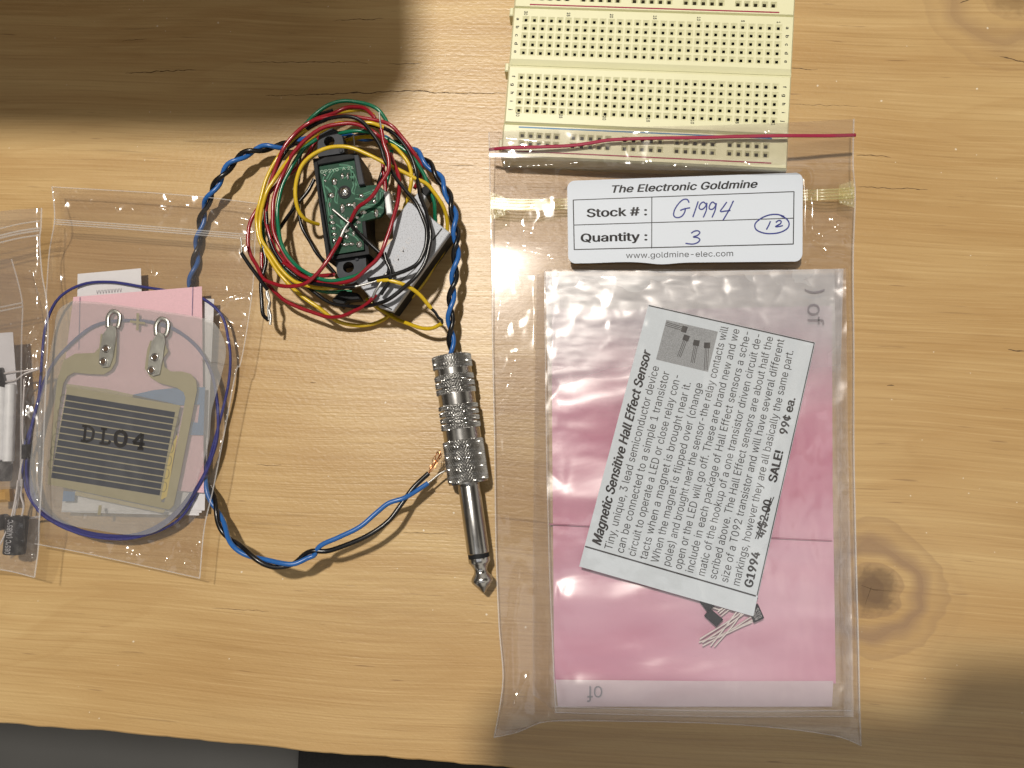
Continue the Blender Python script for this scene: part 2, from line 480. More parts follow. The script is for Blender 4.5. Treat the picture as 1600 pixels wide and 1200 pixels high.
M['plate'] = film_mat('milky_membrane', (0.96, 0.955, 0.94), 0.17, (0.62, 0.65, 0.66), 0.3, 1.2, 0.05)

# pink antistatic plastic
m, n, l = new_mat('pink_antistatic_film'); M['pink'] = m
b = n['Principled BSDF']; b.inputs['Roughness'].default_value = 0.36; b.inputs['Specular IOR Level'].default_value = 0.6
t = n.new('ShaderNodeTexCoord'); z = n.new('ShaderNodeTexNoise'); z.inputs['Scale'].default_value = 20; z.inputs['Detail'].default_value = 2.5
mp = n.new('ShaderNodeMapping'); mp.inputs['Scale'].default_value = (0.5, 1.0, 1.0)
l.new(t.outputs['Object'], mp.inputs['Vector']); l.new(mp.outputs['Vector'], z.inputs['Vector'])
r = n.new('ShaderNodeValToRGB'); r.color_ramp.elements[0].position = 0.36; r.color_ramp.elements[0].color = (0.50, 0.125, 0.235, 1)
r.color_ramp.elements[1].position = 0.64; r.color_ramp.elements[1].color = (0.67, 0.37, 0.48, 1)
l.new(z.outputs['Fac'], r.inputs['Fac']); l.new(r.outputs['Color'], b.inputs['Base Color'])
z2 = n.new('ShaderNodeTexNoise'); z2.inputs['Scale'].default_value = 900; l.new(t.outputs['Object'], z2.inputs['Vector'])
bp = n.new('ShaderNodeBump'); bp.inputs['Strength'].default_value = 0.12; bp.inputs['Distance'].default_value = 0.0002
l.new(z2.outputs['Fac'], bp.inputs['Height']); l.new(bp.outputs['Normal'], b.inputs['Normal'])

# ------------------------------------------------------------------ setting: plywood tabletop, floor, mat
ea, eb = P(0, 1130), P(740, 1196)
TANG = math.atan2(eb[1] - ea[1], eb[0] - ea[0])
def to_table(p):     # world mm -> tabletop local metres
    c, s = math.cos(-TANG), math.sin(-TANG)
    x, y = (p[0] - ea[0]), (p[1] - ea[1])
    return ((c * x - s * y) * MM, (s * x + c * y) * MM)
GRAIN = to_table(P(800, 141)); G0 = to_table(P(380, 149))

def wood():
    m, n, l = new_mat('varnished_plywood')
    b = n['Principled BSDF']
    def math_(op, a, bb=None, clamp=False):
        q = n.new('ShaderNodeMath'); q.operation = op; q.use_clamp = clamp
        for i, x in enumerate((a, bb)):
            if x is None: continue
            if isinstance(x, (int, float)): q.inputs[i].default_value = x
            else: l.new(x, q.inputs[i])
        return q.outputs['Value']
    def noise_(vec, sx, sy, detail=3, dist=0.0, rough=0.5, off=0.0):
        mp = n.new('ShaderNodeMapping'); mp.inputs['Scale'].default_value = (sx, sy, 1); mp.inputs['Location'].default_value = (off, off * 1.7, off)
        l.new(vec, mp.inputs['Vector'])
        z = n.new('ShaderNodeTexNoise'); z.inputs['Scale'].default_value = 1.0; z.inputs['Detail'].default_value = detail
        z.inputs['Distortion'].default_value = dist; z.inputs['Roughness'].default_value = rough
        l.new(mp.outputs['Vector'], z.inputs['Vector']); return z.outputs['Fac']
    def ramp(f, stops):
        r = n.new('ShaderNodeValToRGB'); e = r.color_ramp.elements
        while len(e) < len(stops): e.new(0.5)
        for q, (p, c) in zip(e, stops): q.position = p; q.color = (c, c, c, 1) if not isinstance(c, tuple) else (*c, 1)
        l.new(f, r.inputs['Fac']); return r.outputs['Color']
    def mix(f, a, bb, mode='MIX'):
        q = n.new('ShaderNodeMix'); q.data_type = 'RGBA'; q.blend_type = mode
        if isinstance(f, (int, float)): q.inputs['Factor'].default_value = f
        else: l.new(f, q.inputs['Factor'])
        for k, x in (('A', a), ('B', bb)):
            if isinstance(x, tuple): q.inputs[k].default_value = (*x, 1)
            else: l.new(x, q.inputs[k])
        return q.outputs['Result']
    t = n.new('ShaderNodeTexCoord'); sp = n.new('ShaderNodeSeparateXYZ'); l.new(t.outputs['Object'], sp.inputs['Vector'])
    X, Y = sp.outputs['X'], sp.outputs['Y']
    obj = t.outputs['Object']
    # knots: (pixel u, v, radius mm)
    knots = [(1362, 922, 23.0, 1.0), (1585, -20, 30.0, 0.55)]
    kd = []
    yw = Y
    for u, v, rad, st in knots:
        kx, ky = to_table(P(u, v)); rad *= MM
        dx = math_('MULTIPLY', math_('SUBTRACT', X, kx), 0.93); dy = math_('SUBTRACT', Y, ky)
        d = math_('SQRT', math_('ADD', math_('MULTIPLY', dx, dx), math_('MULTIPLY', dy, dy)))
        wob = noise_(obj, 55, 80, 2, off=u)
        d = math_('ADD', d, math_('MULTIPLY', math_('SUBTRACT', wob, 0.5), 0.012))
        kd.append((d, rad, st, dx, dy))
        # grain bends round the knot
        g = math_('DIVIDE', math_('MULTIPLY', dy, 0.0016), math_('ADD', math_('MULTIPLY', d, d), 0.0011))
        yw = math_('SUBTRACT', yw, math_('MULTIPLY', g, 0.030))
    cb = n.new('ShaderNodeCombineXYZ'); l.new(X, cb.inputs['X']); l.new(yw, cb.inputs['Y'])
    warp = n.new('ShaderNodeVectorMath'); warp.operation = 'ADD'
    wv = n.new('ShaderNodeCombineXYZ')
    l.new(math_('MULTIPLY', math_('SUBTRACT', noise_(obj, 5, 9, 2, off=3.1), 0.5), 0.016), wv.inputs['Y'])
    l.new(cb.outputs['Vector'], warp.inputs[0]); l.new(wv.outputs['Vector'], warp.inputs[1])
    vec = warp.outputs['Vector']
    fiber = noise_(vec, 22, 1500, 5, 0.2, 0.6)
    fleck = noise_(vec, 60, 900, 2, 0.0, off=5)
    streak = noise_(vec, 7, 170, 4, 0.3, off=1.3)
    blotch = noise_(vec, 5.5, 26, 3, 1.1, off=9.6)
    broad = noise_(vec, 5, 16, 3, 0.8, off=4.4)
    # cathedral bands of late wood
    bandf = math_('FRACT', math_('ADD', math_('MULTIPLY', blotch, 5.0), math_('MULTIPLY', Y, 6.0)))
    band = ramp(bandf, [(0.0, 0.0), (0.55, 0.12), (0.9, 0.8), (1.0, 0.0)])
    col = mix(ramp(streak, [(0.3, 0.0), (0.7, 1.0)]), (0.430, 0.280, 0.120), (0.525, 0.370, 0.172))
    col = mix(math_('MULTIPLY', band, 0.26), col, (0.320, 0.175, 0.058))
    col = mix(ramp(broad, [(0.42, 0.0), (0.62, 0.70)]), col, (0.385, 0.232, 0.086))
    col = mix(ramp(fiber, [(0.33, 0.30), (0.5, 0.0)]), col, (0.24, 0.135, 0.045))
    col = mix(ramp(fiber, [(0.55, 0.0), (0.75, 0.45)]), col, (0.62, 0.45, 0.225))
    col = mix(ramp(fleck, [(0.22, 0.75), (0.31, 0.0)]), col, (0.20, 0.115, 0.050))
    pore = noise_(vec, 30, 700, 1, 0.0, off=15)
    pore2 = noise_(vec, 12, 60, 1, 0.0, off=22)
    pm = math_('MULTIPLY', ramp(pore, [(0.24, 1.0), (0.30, 0.0)]), ramp(pore2, [(0.40, 1.0), (0.56, 0.0)]))
    col = mix(math_('MULTIPLY', pm, 0.35), col, (0.15, 0.085, 0.035))
    for d, rad, st, dx, dy in kd:
        q = math_('DIVIDE', d, rad)
        ringf = math_('FRACT', math_('MULTIPLY', math_('POWER', q, 0.8), 4.6))
        ring = ramp(ringf, [(0.0, 0.1), (0.6, 0.35), (0.92, 0.85), (1.0, 0.1)])
        inside = ramp(q, [(0.0, 1.0), (0.62, 0.85), (0.95, 0.45), (1.0, 0.0)])
        col = mix(math_('MULTIPLY', math_('MULTIPLY', ring, inside), 0.75 * st), col, (0.25, 0.150, 0.075))
        rimc = ramp(q, [(0.40, 0.0), (0.52, 1.0), (0.60, 0.9), (0.70, 0.0)])
        col = mix(math_('MULTIPLY', rimc, 0.72 * st), col, (0.25, 0.155, 0.085))
        rad_n = noise_(obj, 420, 420, 3, 0.5, off=11)
        core = ramp(math_('ADD', q, math_('MULTIPLY', math_('SUBTRACT', rad_n, 0.5), 0.16)), [(0.12, 1.0), (0.22, 0.8), (0.32, 0.0)])
        col = mix(math_('MULTIPLY', core, 0.9 * st), col, (0.125, 0.072, 0.034))
    dust = noise_(obj, 700, 700, 0, off=31)
    col = mix(ramp(dust, [(0.868, 0.0), (0.88, 0.7)]), col, (0.70, 0.64, 0.52))
    l.new(col, b.inputs['Base Color'])
    hgt = math_('ADD', math_('MULTIPLY', fiber, 0.7), math_('MULTIPLY', noise_(obj, 650, 1100, 3, off=2.2), 0.7))
    bp = n.new('ShaderNodeBump'); bp.inputs['Strength'].default_value = 0.42; bp.inputs['Distance'].default_value = 0.00028
    l.new(hgt, bp.inputs['Height']); l.new(bp.outputs['Normal'], b.inputs['Normal'])
    l.new(math_('ADD', 0.27, math_('MULTIPLY', fiber, 0.20)), b.inputs['Roughness'])
    b.inputs['Specular IOR Level'].default_value = 0.55
    return m
M['wood'] = wood()

edge = [(-420 + 2.0 * i, 0.55 * fbm(i * .13, 1.5, 2.0) + (0.9 * max(0, noise.noise(Vector((i * .4, 7, 1)))) ** 2)) for i in range(521)]
tV, tF = prism(edge + [(620, 620), (-420, 620)], -18, 0, 0.5)
me_t = build('tabletop', tV, tF, M['wood'], None, origin=(0, 0, 0))
me_t.location = Vector((ea[0], ea[1], 0)) * MM; me_t.rotation_euler = (0, 0, TANG)
tag(me_t, 'pale varnished plywood tabletop with grain, knots and small cracks', 'tabletop', kind='structure')

def crack(pts, w):
    mb = MB(); 
    q = catmull([P(u, v, 0.03) for u, v in pts], 0.5)
    k = len(q); t = np.gradient(q, axis=0); t /= np.linalg.norm(t, axis=1)[:, None] + 1e-9
    V = []; 
    for i in range(k):
        ww = w * (0.25 + 0.75 * math.sin(math.pi * min(1, max(0, i / (k - 1)))) ** .6) * (0.45 + 1.0 * abs(noise.noise(Vector((q[i][0] * .9, q[i][1], w * 9)))))
        nn = np.array([-t[i][1], t[i][0], 0]) * ww / 2
        jit = np.array([0, noise.noise(Vector((q[i][0] * .5, 3, w))) * .35, 0])
        V += [q[i] + nn + jit, q[i] - nn + jit]
    F = [(2 * i, 2 * i + 1, 2 * i + 3, 2 * i + 2) for i in range(k - 1)]
    F = [f[::-1] for f in F]
    V = [np.array(to_table(p) + (p[2] * MM,)) / MM for p in V]
    me = bpy.data.meshes.new('crack'); me.from_pydata([tuple(np.array(p) * MM) for p in V], [], F); me.update()
    o = bpy.data.objects.new('crack', me); COL.objects.link(o); me.materials.append(M['crack']); o.parent = me_t
for pts, w in [([(415, 149), (480, 148), (540, 146), (590, 144), (640, 142), (700, 145), (790, 146)], 0.55),
               ([(196, 115), (240, 112), (306, 109)], 0.5), ([(190, 64), (230, 61)], 0.3), ([(380, 97), (440, 97), (520, 97), (575, 98)], 0.4),
               ([(606, 100), (660, 99)], 0.35), ([(520, 32), (600, 29)], 0.35), ([(1230, 106), (1262, 108), (1278, 109)], 0.35),
               ([(1338, 242), (1372, 243), (1392, 245)], 0.35), ([(1340, 291), (1390, 294), (1450, 296)], 0.4),
               ([(1562, 88), (1580, 92), (1605, 98)], 0.5), ([(1500, 5), (1516, 0)], 0.6), ([(1575, 547), (1602, 549)], 0.6),
               ([(1386, 602), (1397, 602)], 0.7), ([(1215, 162), (1340, 166)], 0.18), ([(700, 258), (745, 259)], 0.3),
               ([(484, 598), (494, 598)], 0.45), ([(400, 726), (440, 727)], 0.3), ([(630, 832), (700, 834)], 0.25),
               ([(1345, 915), (1362, 920), (1392, 924)], 0.4), ([(1362, 915), (1352, 945)], 0.3), ([(330, 950), (420, 955)], 0.2)]:
    crack(pts, w * 0.72)

fz = -740.0
fl = MB(); fl.box(-2600, 2600, -2600, 2600, fz - 20, fz)
tag(fl.build('floor', M['floor']), 'smooth grey concrete floor seen below the table edge', 'floor', kind='structure')
mv, mf = prism(pxpoly([(467, 1150), (1100, 1150), (1100, 1420), (455, 1420)], fz + 8), fz, fz + 8, 2)
tag(build('floor_mat', mv, mf, M['mat']), 'black mat on the grey floor below the table edge', 'mat')

# ------------------------------------------------------------------ solderless breadboard
BZ = 9.1
pa = P(*(740 + 235 * .35, 85 * 300 / 857), BZ); pb = P(740 + 1362 * .35, 125 * 300 / 857, BZ)
pj = P(740 + 1340 * .35, 538 * 300 / 857, BZ); pj0 = P(740 + 201 * .35, 491 * 300 / 857, BZ)
mid = (pa + pb + pj + pj0) / 4
ex = (pb - pa) + (pj - pj0); ex[2] = 0; ex /= np.linalg.norm(ex); ey = np.array([ex[1], -ex[0], 0])   # ey = down the picture
org = mid - ex * 36.83 - ey * 13.97
def BB(x, y, z): return tuple((org + ex * x + ey * y)[:2]) + (z,)
board = thing('breadboard', BB(37, 14, 0), 'cream plastic solderless breadboard with lettered rows of holes, its near end under the clear bag', 'breadboard')

def hole_block(name, x0, x1, y0, y1, cols, rows, ztop, hole, funnel, depth, hm, chy0, chy1, ridge=2.2):
    """block with chamfered long edges and square funnel holes"""
    mb = MB()
    cb = 0.5
    # outer shell
    zs = ztop
    ring = lambda a, b, c, d, z: [BB(a, c, z), BB(b, c, z), BB(b, d, z), BB(a, d, z)]
    lo_ = ring(x0, x1, y0, y1, 0.0); up = ring(x0, x1, y0, y1, zs - 0.9)
    tp = ring(x0 + cb, x1 - cb, y0 + chy0, y1 - chy1, zs)
    b = len(mb.V)
    mb.add(lo_ + up + tp, [(0, 1, 5, 4), (1, 2, 6, 5), (2, 3, 7, 6), (3, 0, 4, 7), (4, 5, 9, 8), (5, 6, 10, 9), (6, 7, 11, 10), (7, 4, 8, 11), (0, 3, 2, 1)])
    # top face as grid of cells round holes
    hx = {}; p2 = 1.27
    xs = sorted(set([x0 + cb, x1 - cb] + [c - p2 for c in cols] + [c + p2 for c in cols]))
    ys = sorted(set([y0 + chy0, y1 - chy1] + [r - p2 for r in rows] + [r + p2 for r in rows]))
    def dedupe(a):
        o = [a[0]]
        for q in a[1:]:
            if q - o[-1] > 1e-4: o.append(q)
        return o
    xs, ys = dedupe(xs), dedupe(ys)
    for xa, xb in zip(xs, xs[1:]):
        cx = (xa + xb) / 2; isc = any(abs(cx - c) < 1e-3 for c in cols)
        for ya, yb in zip(ys, ys[1:]):
            cy = (ya + yb) / 2; isr = any(abs(cy - r_) < 1e-3 for r_ in rows)
            if not (isc and isr):
                mb.add([BB(xa, ya, zs), BB(xb, ya, zs), BB(xb, yb, zs), BB(xa, yb, zs)], [(0, 3, 2, 1)]); continue
            f, h = funnel / 2, hole / 2
            sq = lambda k, z: [BB(cx - k, cy - k, z), BB(cx + k, cy - k, z), BB(cx + k, cy + k, z), BB(cx - k, cy + k, z)]
            V = [BB(xa, ya, zs), BB(xb, ya, zs), BB(xb, yb, zs), BB(xa, yb, zs)] + sq(f, zs) + sq(h, zs - depth) + sq(h, zs - depth - 1.6)
            F = []; Mi = []
            for L in (0, 1):
                for k in range(4):
                    j = (k + 1) % 4; F.append((4 * L + j, 4 * L + k, 4 * (L + 1) + k, 4 * (L + 1) + j))
            mb.add(V, F)
            b2 = [tuple(p) for p in V[8:]]
            mb.add(b2, [((k + 1) % 4, k, 4 + k, 4 + (k + 1) % 4) for k in range(4)] + [(7, 6, 5, 4)], 1)
    o = mb.build(name, [M['cream'], hm], board)
    return o
cols = [2.54 * i for i in range(30)]
hole_block('terminal_block', -4.0, 78.1, -3.7, 13.85, cols, [2.54 * i for i in range(5)], BZ, 0.84, 1.98, 0.5, M['hole'], 0.35, 1.5)
hole_block('terminal_block', -4.1, 78.1, 13.95, 32.1, cols, [17.78 + 2.54 * i for i in range(5)], BZ, 0.84, 1.98, 0.5, M['hole'], 1.0, 0.5)
rc = [c for g in range(5) for c in [1.6 + g * 15.05 + 2.54 * i for i in range(5)]]
hole_block('power_rail', -4.3, 78.2, 32.2, 42.0, rc, [35.45, 37.99], BZ - 0.2, 1.0, 1.85, 0.6, M['hole_brown'], 0.3, 0.4)
hole_block('power_rail', -4.0, 78.1, -13.6, -3.8, rc, [-9.6, -7.06], BZ - 0.2, 1.0, 1.85, 0.6, M['hole_brown'], 0.3, 0.4)
def bline(name, y, mat, a=0.4, b=73.4):
    mb = MB(); mb.box(a, b, y - 0.2, y + 0.2, BZ - 0.22, BZ - 0.16, fn=BB); mb.build(name, mat, board)
bline('red_stripe', 40.4, M['red_line'], -0.3, 73.6); bline('blue_stripe', 33.1, M['blue_line'])
bline('red_stripe', -4.75, M['red_line'], 0.8, 73.6)
tb = MB()
for y in (12.8, 36.4, -4.6):
    mb = MB(); mb.box(-5.3, -4.05, y, y + 2.6, 2.0, 7.4, fn=BB, ch=0.3); mb.build('locking_tab', M['cream'], board)
def bmap(cx, cy):    # text up = +x (towards column 1), reading direction = down the picture
    return lambda x, y: BB(cx - y, cy + x, BZ + 0.03)
for rows_, ch in ((0, 'abcde'), (17.78, 'fghij')):
    for i, c in enumerate(ch):
        for xx in (-2.5, 76.0):
            V, F = text2d(c)
            w = V[:, 0].max() - V[:, 0].min(); s_ = 1.9
            yy = rows_ + 2.54 * i - w * s_ / 2 - V[:, 0].min() * s_
            for o_ in (-.07, 0, .07): tb.add([BB(xx + p[1] * s_ - 0.3, yy + p[0] * s_ + o_, BZ + 0.03) for p in V], F)
for nlab in (1, 5, 10, 15, 20, 25, 30):
    cx = (30 - nlab) * 2.54
    V, F = text2d(str(nlab)); s_ = 1.75; w = (V[:, 0].max() - V[:, 0].min()) * s_
    for y0 in (-1.45 - w * 0.75, 28.75):
        for o_ in (-.06, 0, .06): tb.add([BB(cx + p[1] * s_ - 0.6 + o_, y0 + (p[0] - V[:, 0].min()) * s_ * 0.85, BZ + 0.03) for p in V], F)
tb.build('lettering', M['ink'], board)

# ------------------------------------------------------------------ jack plug with twisted cable
JZ = 5.75
j0 = P(705, 556, JZ); j1 = P(731.5, 755, JZ); j2 = P(756, 927, JZ)
ax = (j2 - j0); L = np.linalg.norm(ax); ax /= L
plug = thing('jack_cable', (j0[0], j0[1], 0), 'nickel jack plug with knurled barrel on a twisted blue and black cable', 'audio cable')
side = np.array([-ax[1], ax[0], 0])
def JW(V): # lathe coords -> world
    return [j0 + ax * p[1] - side * p[0] + np.array([0, 0, 1.0]) * p[2] for p in V]
BL = np.linalg.norm(j1 - j0)
# barrel radius as profile with knurls (fractions of BL measured in the photo)
def knurl(a, y, R, dep, nk=44):
    k = nk / 2 / math.pi * a; q = y / 1.15
    t1 = abs(((k + q) % 1) - .5) * 2; t2 = abs(((k - q) % 1) - .5) * 2
    return R - dep + dep * min(1.0, 1.15 * min(t1, t2))
segs = [(0.0, 0.105, 5.85, True), (0.105, 0.155, 5.45, False), (0.155, 0.20, 5.85, True), (0.207, 0.252, 5.85, True), (0.26, 0.305, 5.85, True),
        (0.305, 0.39, 5.4, False), (0.39, 0.425, 5.85, True), (0.434, 0.475, 5.85, True), (0.483, 0.525, 5.85, True), (0.533, 0.58, 5.85, True),
        (0.58, 0.665, 5.45, False), (0.665, 0.985, 6.0, True), (0.985, 1.0, 5.7, False)]
ysamp = []; 
NS = 352
Vb = []; 
def ring_at(y, rfun):
    for k in range(NS):
        a = 2 * math.pi * k / NS; r = rfun(a); Vb.append((r * math.cos(a), y, r * math.sin(a)))
nr = 0
last = 0
ring_at(0.0, lambda a: 2.6); ring_at(0.0, lambda a: 5.3); nr = 2
for a0, a1, R, kn in segs:
    y0, y1 = a0 * BL, a1 * BL
    if y0 - last > 0.05: ring_at(last + .02, lambda a: 5.0); ring_at(y0 - .02, lambda a: 5.0); nr += 2
    if kn:
        nn = max(4, int((y1 - y0) / 0.14))
        ring_at(y0, lambda a: R - 0.45); nr += 1
        for i in range(nn + 1):
            y = y0 + 0.12 + (y1 - y0 - 0.24) * i / nn
            ring_at(y, lambda a: knurl(a, y, R, 0.55)); nr += 1
        ring_at(y1, lambda a: R - 0.45); nr += 1
    else:
        ring_at(y0 + .05, lambda a: R); ring_at(y1 - .05, lambda a: R); nr += 2
    last = y1
ring_at(BL, lambda a: 3.2); nr += 1
Fb = [(i * NS + k, (i + 1) * NS + k, (i + 1) * NS + (k + 1) % NS, i * NS + (k + 1) % NS) for i in range(nr - 1) for k in range(NS)]
build('barrel', JW(Vb), Fb, M['nickel'], plug, smooth=True, sharp=24)
SL0, SL1 = BL - 0.5, L * 0.835
V, F = lathe([(SL0, 3.1), (SL0 + .2, 3.18), (SL1 - .15, 3.18), (SL1, 3.05)], 64); build('sleeve', JW(V), F, M['nickel'], plug, smooth=True, sharp=30)
V, F = lathe([(SL1, 3.02), (SL1 + 1.25, 3.02)], 64); build('insulator_ring', JW(V), F, M['dark_plastic'], plug, smooth=True, sharp=30)
T0 = SL1 + 1.25; TL = L - T0
V, F = lathe([(T0, 3.1), (T0 + .12 * TL, 3.1), (T0 + .17 * TL, 2.7), (T0 + .28 * TL, 2.05), (T0 + .36 * TL, 1.85), (T0 + .44 * TL, 2.05), (T0 + .54 * TL, 2.85), (T0 + .62 * TL, 3.1),
              (T0 + .68 * TL, 2.95), (T0 + .80 * TL, 2.0), (T0 + .93 * TL, 0.85), (T0 + .98 * TL, 0.45), (T0 + TL, 0.1)], 64)
build('plug_tip', JW(V), F, M['nickel'], plug, smooth=True, sharp=50)

cz = [(706, 556, 5.8), (705, 530, 6.5), (704, 480, 8), (710, 430, 9), (713, 380, 9.5), (708, 330, 9), (692, 287, 8), (668, 255, 6.5), (640, 232, 4.5), (590, 216, 3), (530, 214, 2.5), (480, 220, 3),
      (440, 228, 4.5), (410, 232, 6), (385, 240, 7), (362, 256, 7.5), (345, 278, 7.5), (330, 302, 6.5), (318, 332, 4), (311, 370, 2.0), (305, 410, 1.8), (298, 450, 1.8), (290, 520, 1.8), (288, 600, 1.8), (296, 690, 2.0),
      (318, 745, 3.5), (336, 790, 6), (352, 832, 8), (375, 857, 11.5), (402, 873, 12.5), (430, 882, 12.5), (458, 881, 12), (480, 868, 11.5), (488, 865, 11.5)]
ctr = catmull([P(*p) for p in cz], 0.5)
arc = np.concatenate([[0], np.cumsum(np.linalg.norm(np.diff(ctr, axis=0), axis=1))])
Tn = np.gradient(ctr, axis=0); Tn /= np.linalg.norm(Tn, axis=1)[:, None]
Nn = np.cross(Tn, [0, 0, 1.0]); Nn /= np.linalg.norm(Nn, axis=1)[:, None]; Bn = np.cross(Tn, Nn)
pitch = 12.5 + 9 * np.clip((arc / arc[-1] - 0.72) / 0.2, 0, 1)
ph = np.cumsum(2 * math.pi / pitch * np.gradient(arc)); ph = ph - ph[-1] + 0.2
R2 = 0.74
def Z7(x, y, z): return P(300 + x / 3.81, 680 + y / 3.81, z)
blue_end = [Z7(760, 662, 11.8), Z7(880, 605, 11.6), Z7(1000, 545, 11), Z7(1100, 460, 10), Z7(1170, 405, 9.5), Z7(1260, 375, 9), Z7(1330, 335, 7.6), Z7(1405, 285, 6.4)]
black_end = [Z7(800, 690, 11.3), Z7(900, 660, 11.3), Z7(1050, 595, 11), Z7(1170, 510, 10), Z7(1240, 420, 9), Z7(1320, 310, 7.6), Z7(1410, 225, 7)]
for sgn, nm, mat, tail in ((1, 'blue_wire', M['blue'], blue_end), (-1, 'black_wire', M['black'], black_end)):
    path = ctr + sgn * R2 * (np.cos(ph)[:, None] * Nn + np.sin(ph)[:, None] * Bn)
    tl_ = catmull([path[-12], path[-6], path[-1]] + tail, 0.5)
    k = int(np.argmin(np.linalg.norm(tl_ - path[-1], axis=1)))
    full = np.vstack([path[:-1], tl_[k:]])
    wire(nm, full, 0.715, mat, plug, 12, raw=True)
wire('bare_wire_end', [Z7(1402, 287, 6.4), Z7(1430, 265, 6.2), Z7(1470, 232, 6), Z7(1500, 215, 5.9), Z7(1512, 211, 5.6)], 0.3, M['tin'], plug)
for i in range(9):
    rr = random.Random(i); o_ = lambda k: (rr.random() - .5) * k
    wire('copper_strand', [Z7(1408 + o_(8), 228 + o_(8), 7), Z7(1432 + o_(26), 190 + o_(20), 7 + o_(1.5)), Z7(1452 + o_(46), 155 + o_(24), 7 + o_(2.5)), Z7(1470 + o_(40), 122 + o_(30), 7 + o_(2.5)), Z7(1478 + o_(44), 100 + o_(40), 7 + o_(3))], 0.10, M['copper'], plug, 6)

# ------------------------------------------------------------------ distance sensors and their coiled wires
def Z4(x, y, z): return P(360 + x / 4, 140 + y / 4, z)
def z4p(pts): return [(360 + x / 4, 140 + y / 4) for x, y in pts]
c0 = Z4(700, 750, 0)
s1 = thing('distance_sensor', (c0[0], c0[1], 0), 'black infrared sensor showing its green circuit board inside the wire coil', 'sensor', 'sensors lying in the wire coil')
ST = 12.0
# housing: floor + walls as one mesh (an open tray)
outer = [(513, 432), (785, 395), (835, 590), (838, 835), (862, 1022), (600, 1062)]
innr = [(545, 470), (762, 440), (800, 600), (818, 830), (838, 1006), (628, 1036)]
po = pxpoly(z4p(outer), ST + 0.8); pi_ = pxpoly(z4p(innr), ST + 0.8)
hb = MB(); k = len(po)
V = [(x, y, 0.4) for x, y in po] + [(x, y, ST - .15) for x, y in po] + [(x, y, ST - .15) for x, y in pi_] + [(x, y, ST - 1.6) for x, y in pi_]
F = [tuple(range(k))]
for i in range(k):
    j = (i + 1) % k
    for Lq in range(3): F.append((Lq * k + i, Lq * k + j, (Lq + 1) * k + j, (Lq + 1) * k + i)[::-1])
F.append(tuple(range(3 * k, 4 * k))[::-1])
hb.add(V, F); hb.build('housing', M['dark_plastic'], s1)
prism_px('side_wall', z4p([(513, 430), (546, 452), (560, 660), (626, 1050), (600, 1064)]), 1, ST + 1.2, M['dark_plastic'], s1, 0.2)
prism_px('side_wall', z4p([(513, 430), (785, 395), (788, 428), (548, 470)]), 1, ST + 1.0, M['dark_plastic'], s1, 0.2)
prism_px('side_wall', z4p([(770, 408), (800, 405), (838, 590), (800, 596)]), 1, ST + 1.6, M['grey_plastic'], s1, 0.2)
ear1 = [(545, 340), (552, 290), (580, 255), (625, 240), (668, 255), (698, 290), (708, 340), (712, 395), (545, 420)]
V, F = plate_hole(pxpoly(z4p(ear1), 11), Z4(618, 324, 11), 1.62, 7.0, 11.0); build('mounting_ear', V, F, M['grey_plastic'], s1)
ear2 = [(652, 1040), (845, 1020), (850, 1120), (820, 1180), (760, 1215), (700, 1205), (668, 1160)]
V, F = plate_hole(pxpoly(z4p(ear2), 10), Z4(738, 1110, 10), 1.65, 6.5, 10.0); build('mounting_ear', V, F, M['grey_plastic'], s1)
for x, y in ((690, 382), (788, 1056)):
    V, F = lathe([(0, .62), (.35, .6), (.45, .4)], 16); c_ = Z4(x, y, 10.5 if y > 900 else 11.1)
    build('ear_pip', [c_ + np.array([p[0], p[2], p[1] - (0.45 if y > 900 else 0.1)]) for p in V], F, M['grey_plastic'], s1, smooth=True, sharp=40)
pcb_out = [(546, 462), (762, 428), (774, 440), (800, 606), (925, 594), (968, 636), (958, 765), (935, 795), (822, 824), (835, 1000), (640, 1032), (625, 960), (585, 660)]
pcb = prism_px('circuit_board', z4p(pcb_out), ST - 1.4, ST, M['pcb'], s1)
# copper traces
tm = MB()
def s1map(x, y): return Z4(x, y, ST + 0.02)
traces = [[(600, 560), (640, 505), (740, 490), (770, 600)], [(590, 600), (620, 640), (610, 720), (640, 900), (660, 1010)], [(650, 560), (640, 590), (660, 620), (655, 700), (690, 720)],
          [(770, 600), (760, 640), (800, 660), (930, 620), (950, 640)], [(780, 680), (830, 690), (850, 720), (930, 700), (938, 640)], [(800, 740), (860, 730), (945, 735)],
          [(700, 780), (690, 830), (720, 870), (770, 860)], [(650, 780), (690, 800), (700, 850)], [(660, 840), (700, 880), (690, 920), (740, 950)], [(760, 520), (790, 600)], [(680, 470), (750, 480), (765, 540)],
          [(820, 800), (860, 760), (940, 780)], [(740, 900), (790, 930), (820, 990)], [(600, 700), (580, 560), (600, 520)], [(690, 560), (750, 545), (770, 580)], [(880, 630), (880, 690)], [(915, 625), (915, 690)]]
for tr_ in traces: stroke(tm, s1map, tr_, 7.0)
for tr_ in traces[:10]: stroke(tm, s1map, [(x + 14, y + 6) for x, y in tr_], 4.0)
tm.build('copper_trace', M['trace'], s1)
sk = MB()
mq = quad_map(*z4p([(560, 500), (770, 470), (776, 500), (566, 532)]), 210, 32, ST + 0.03)
put_text(sk, mq, 'GP2Y0', 0, 112, 25, 20); put_text(sk, mq, 'A 21', 135, 205, 25, 18)
sk.build('silkscreen', M['silk'], s1)
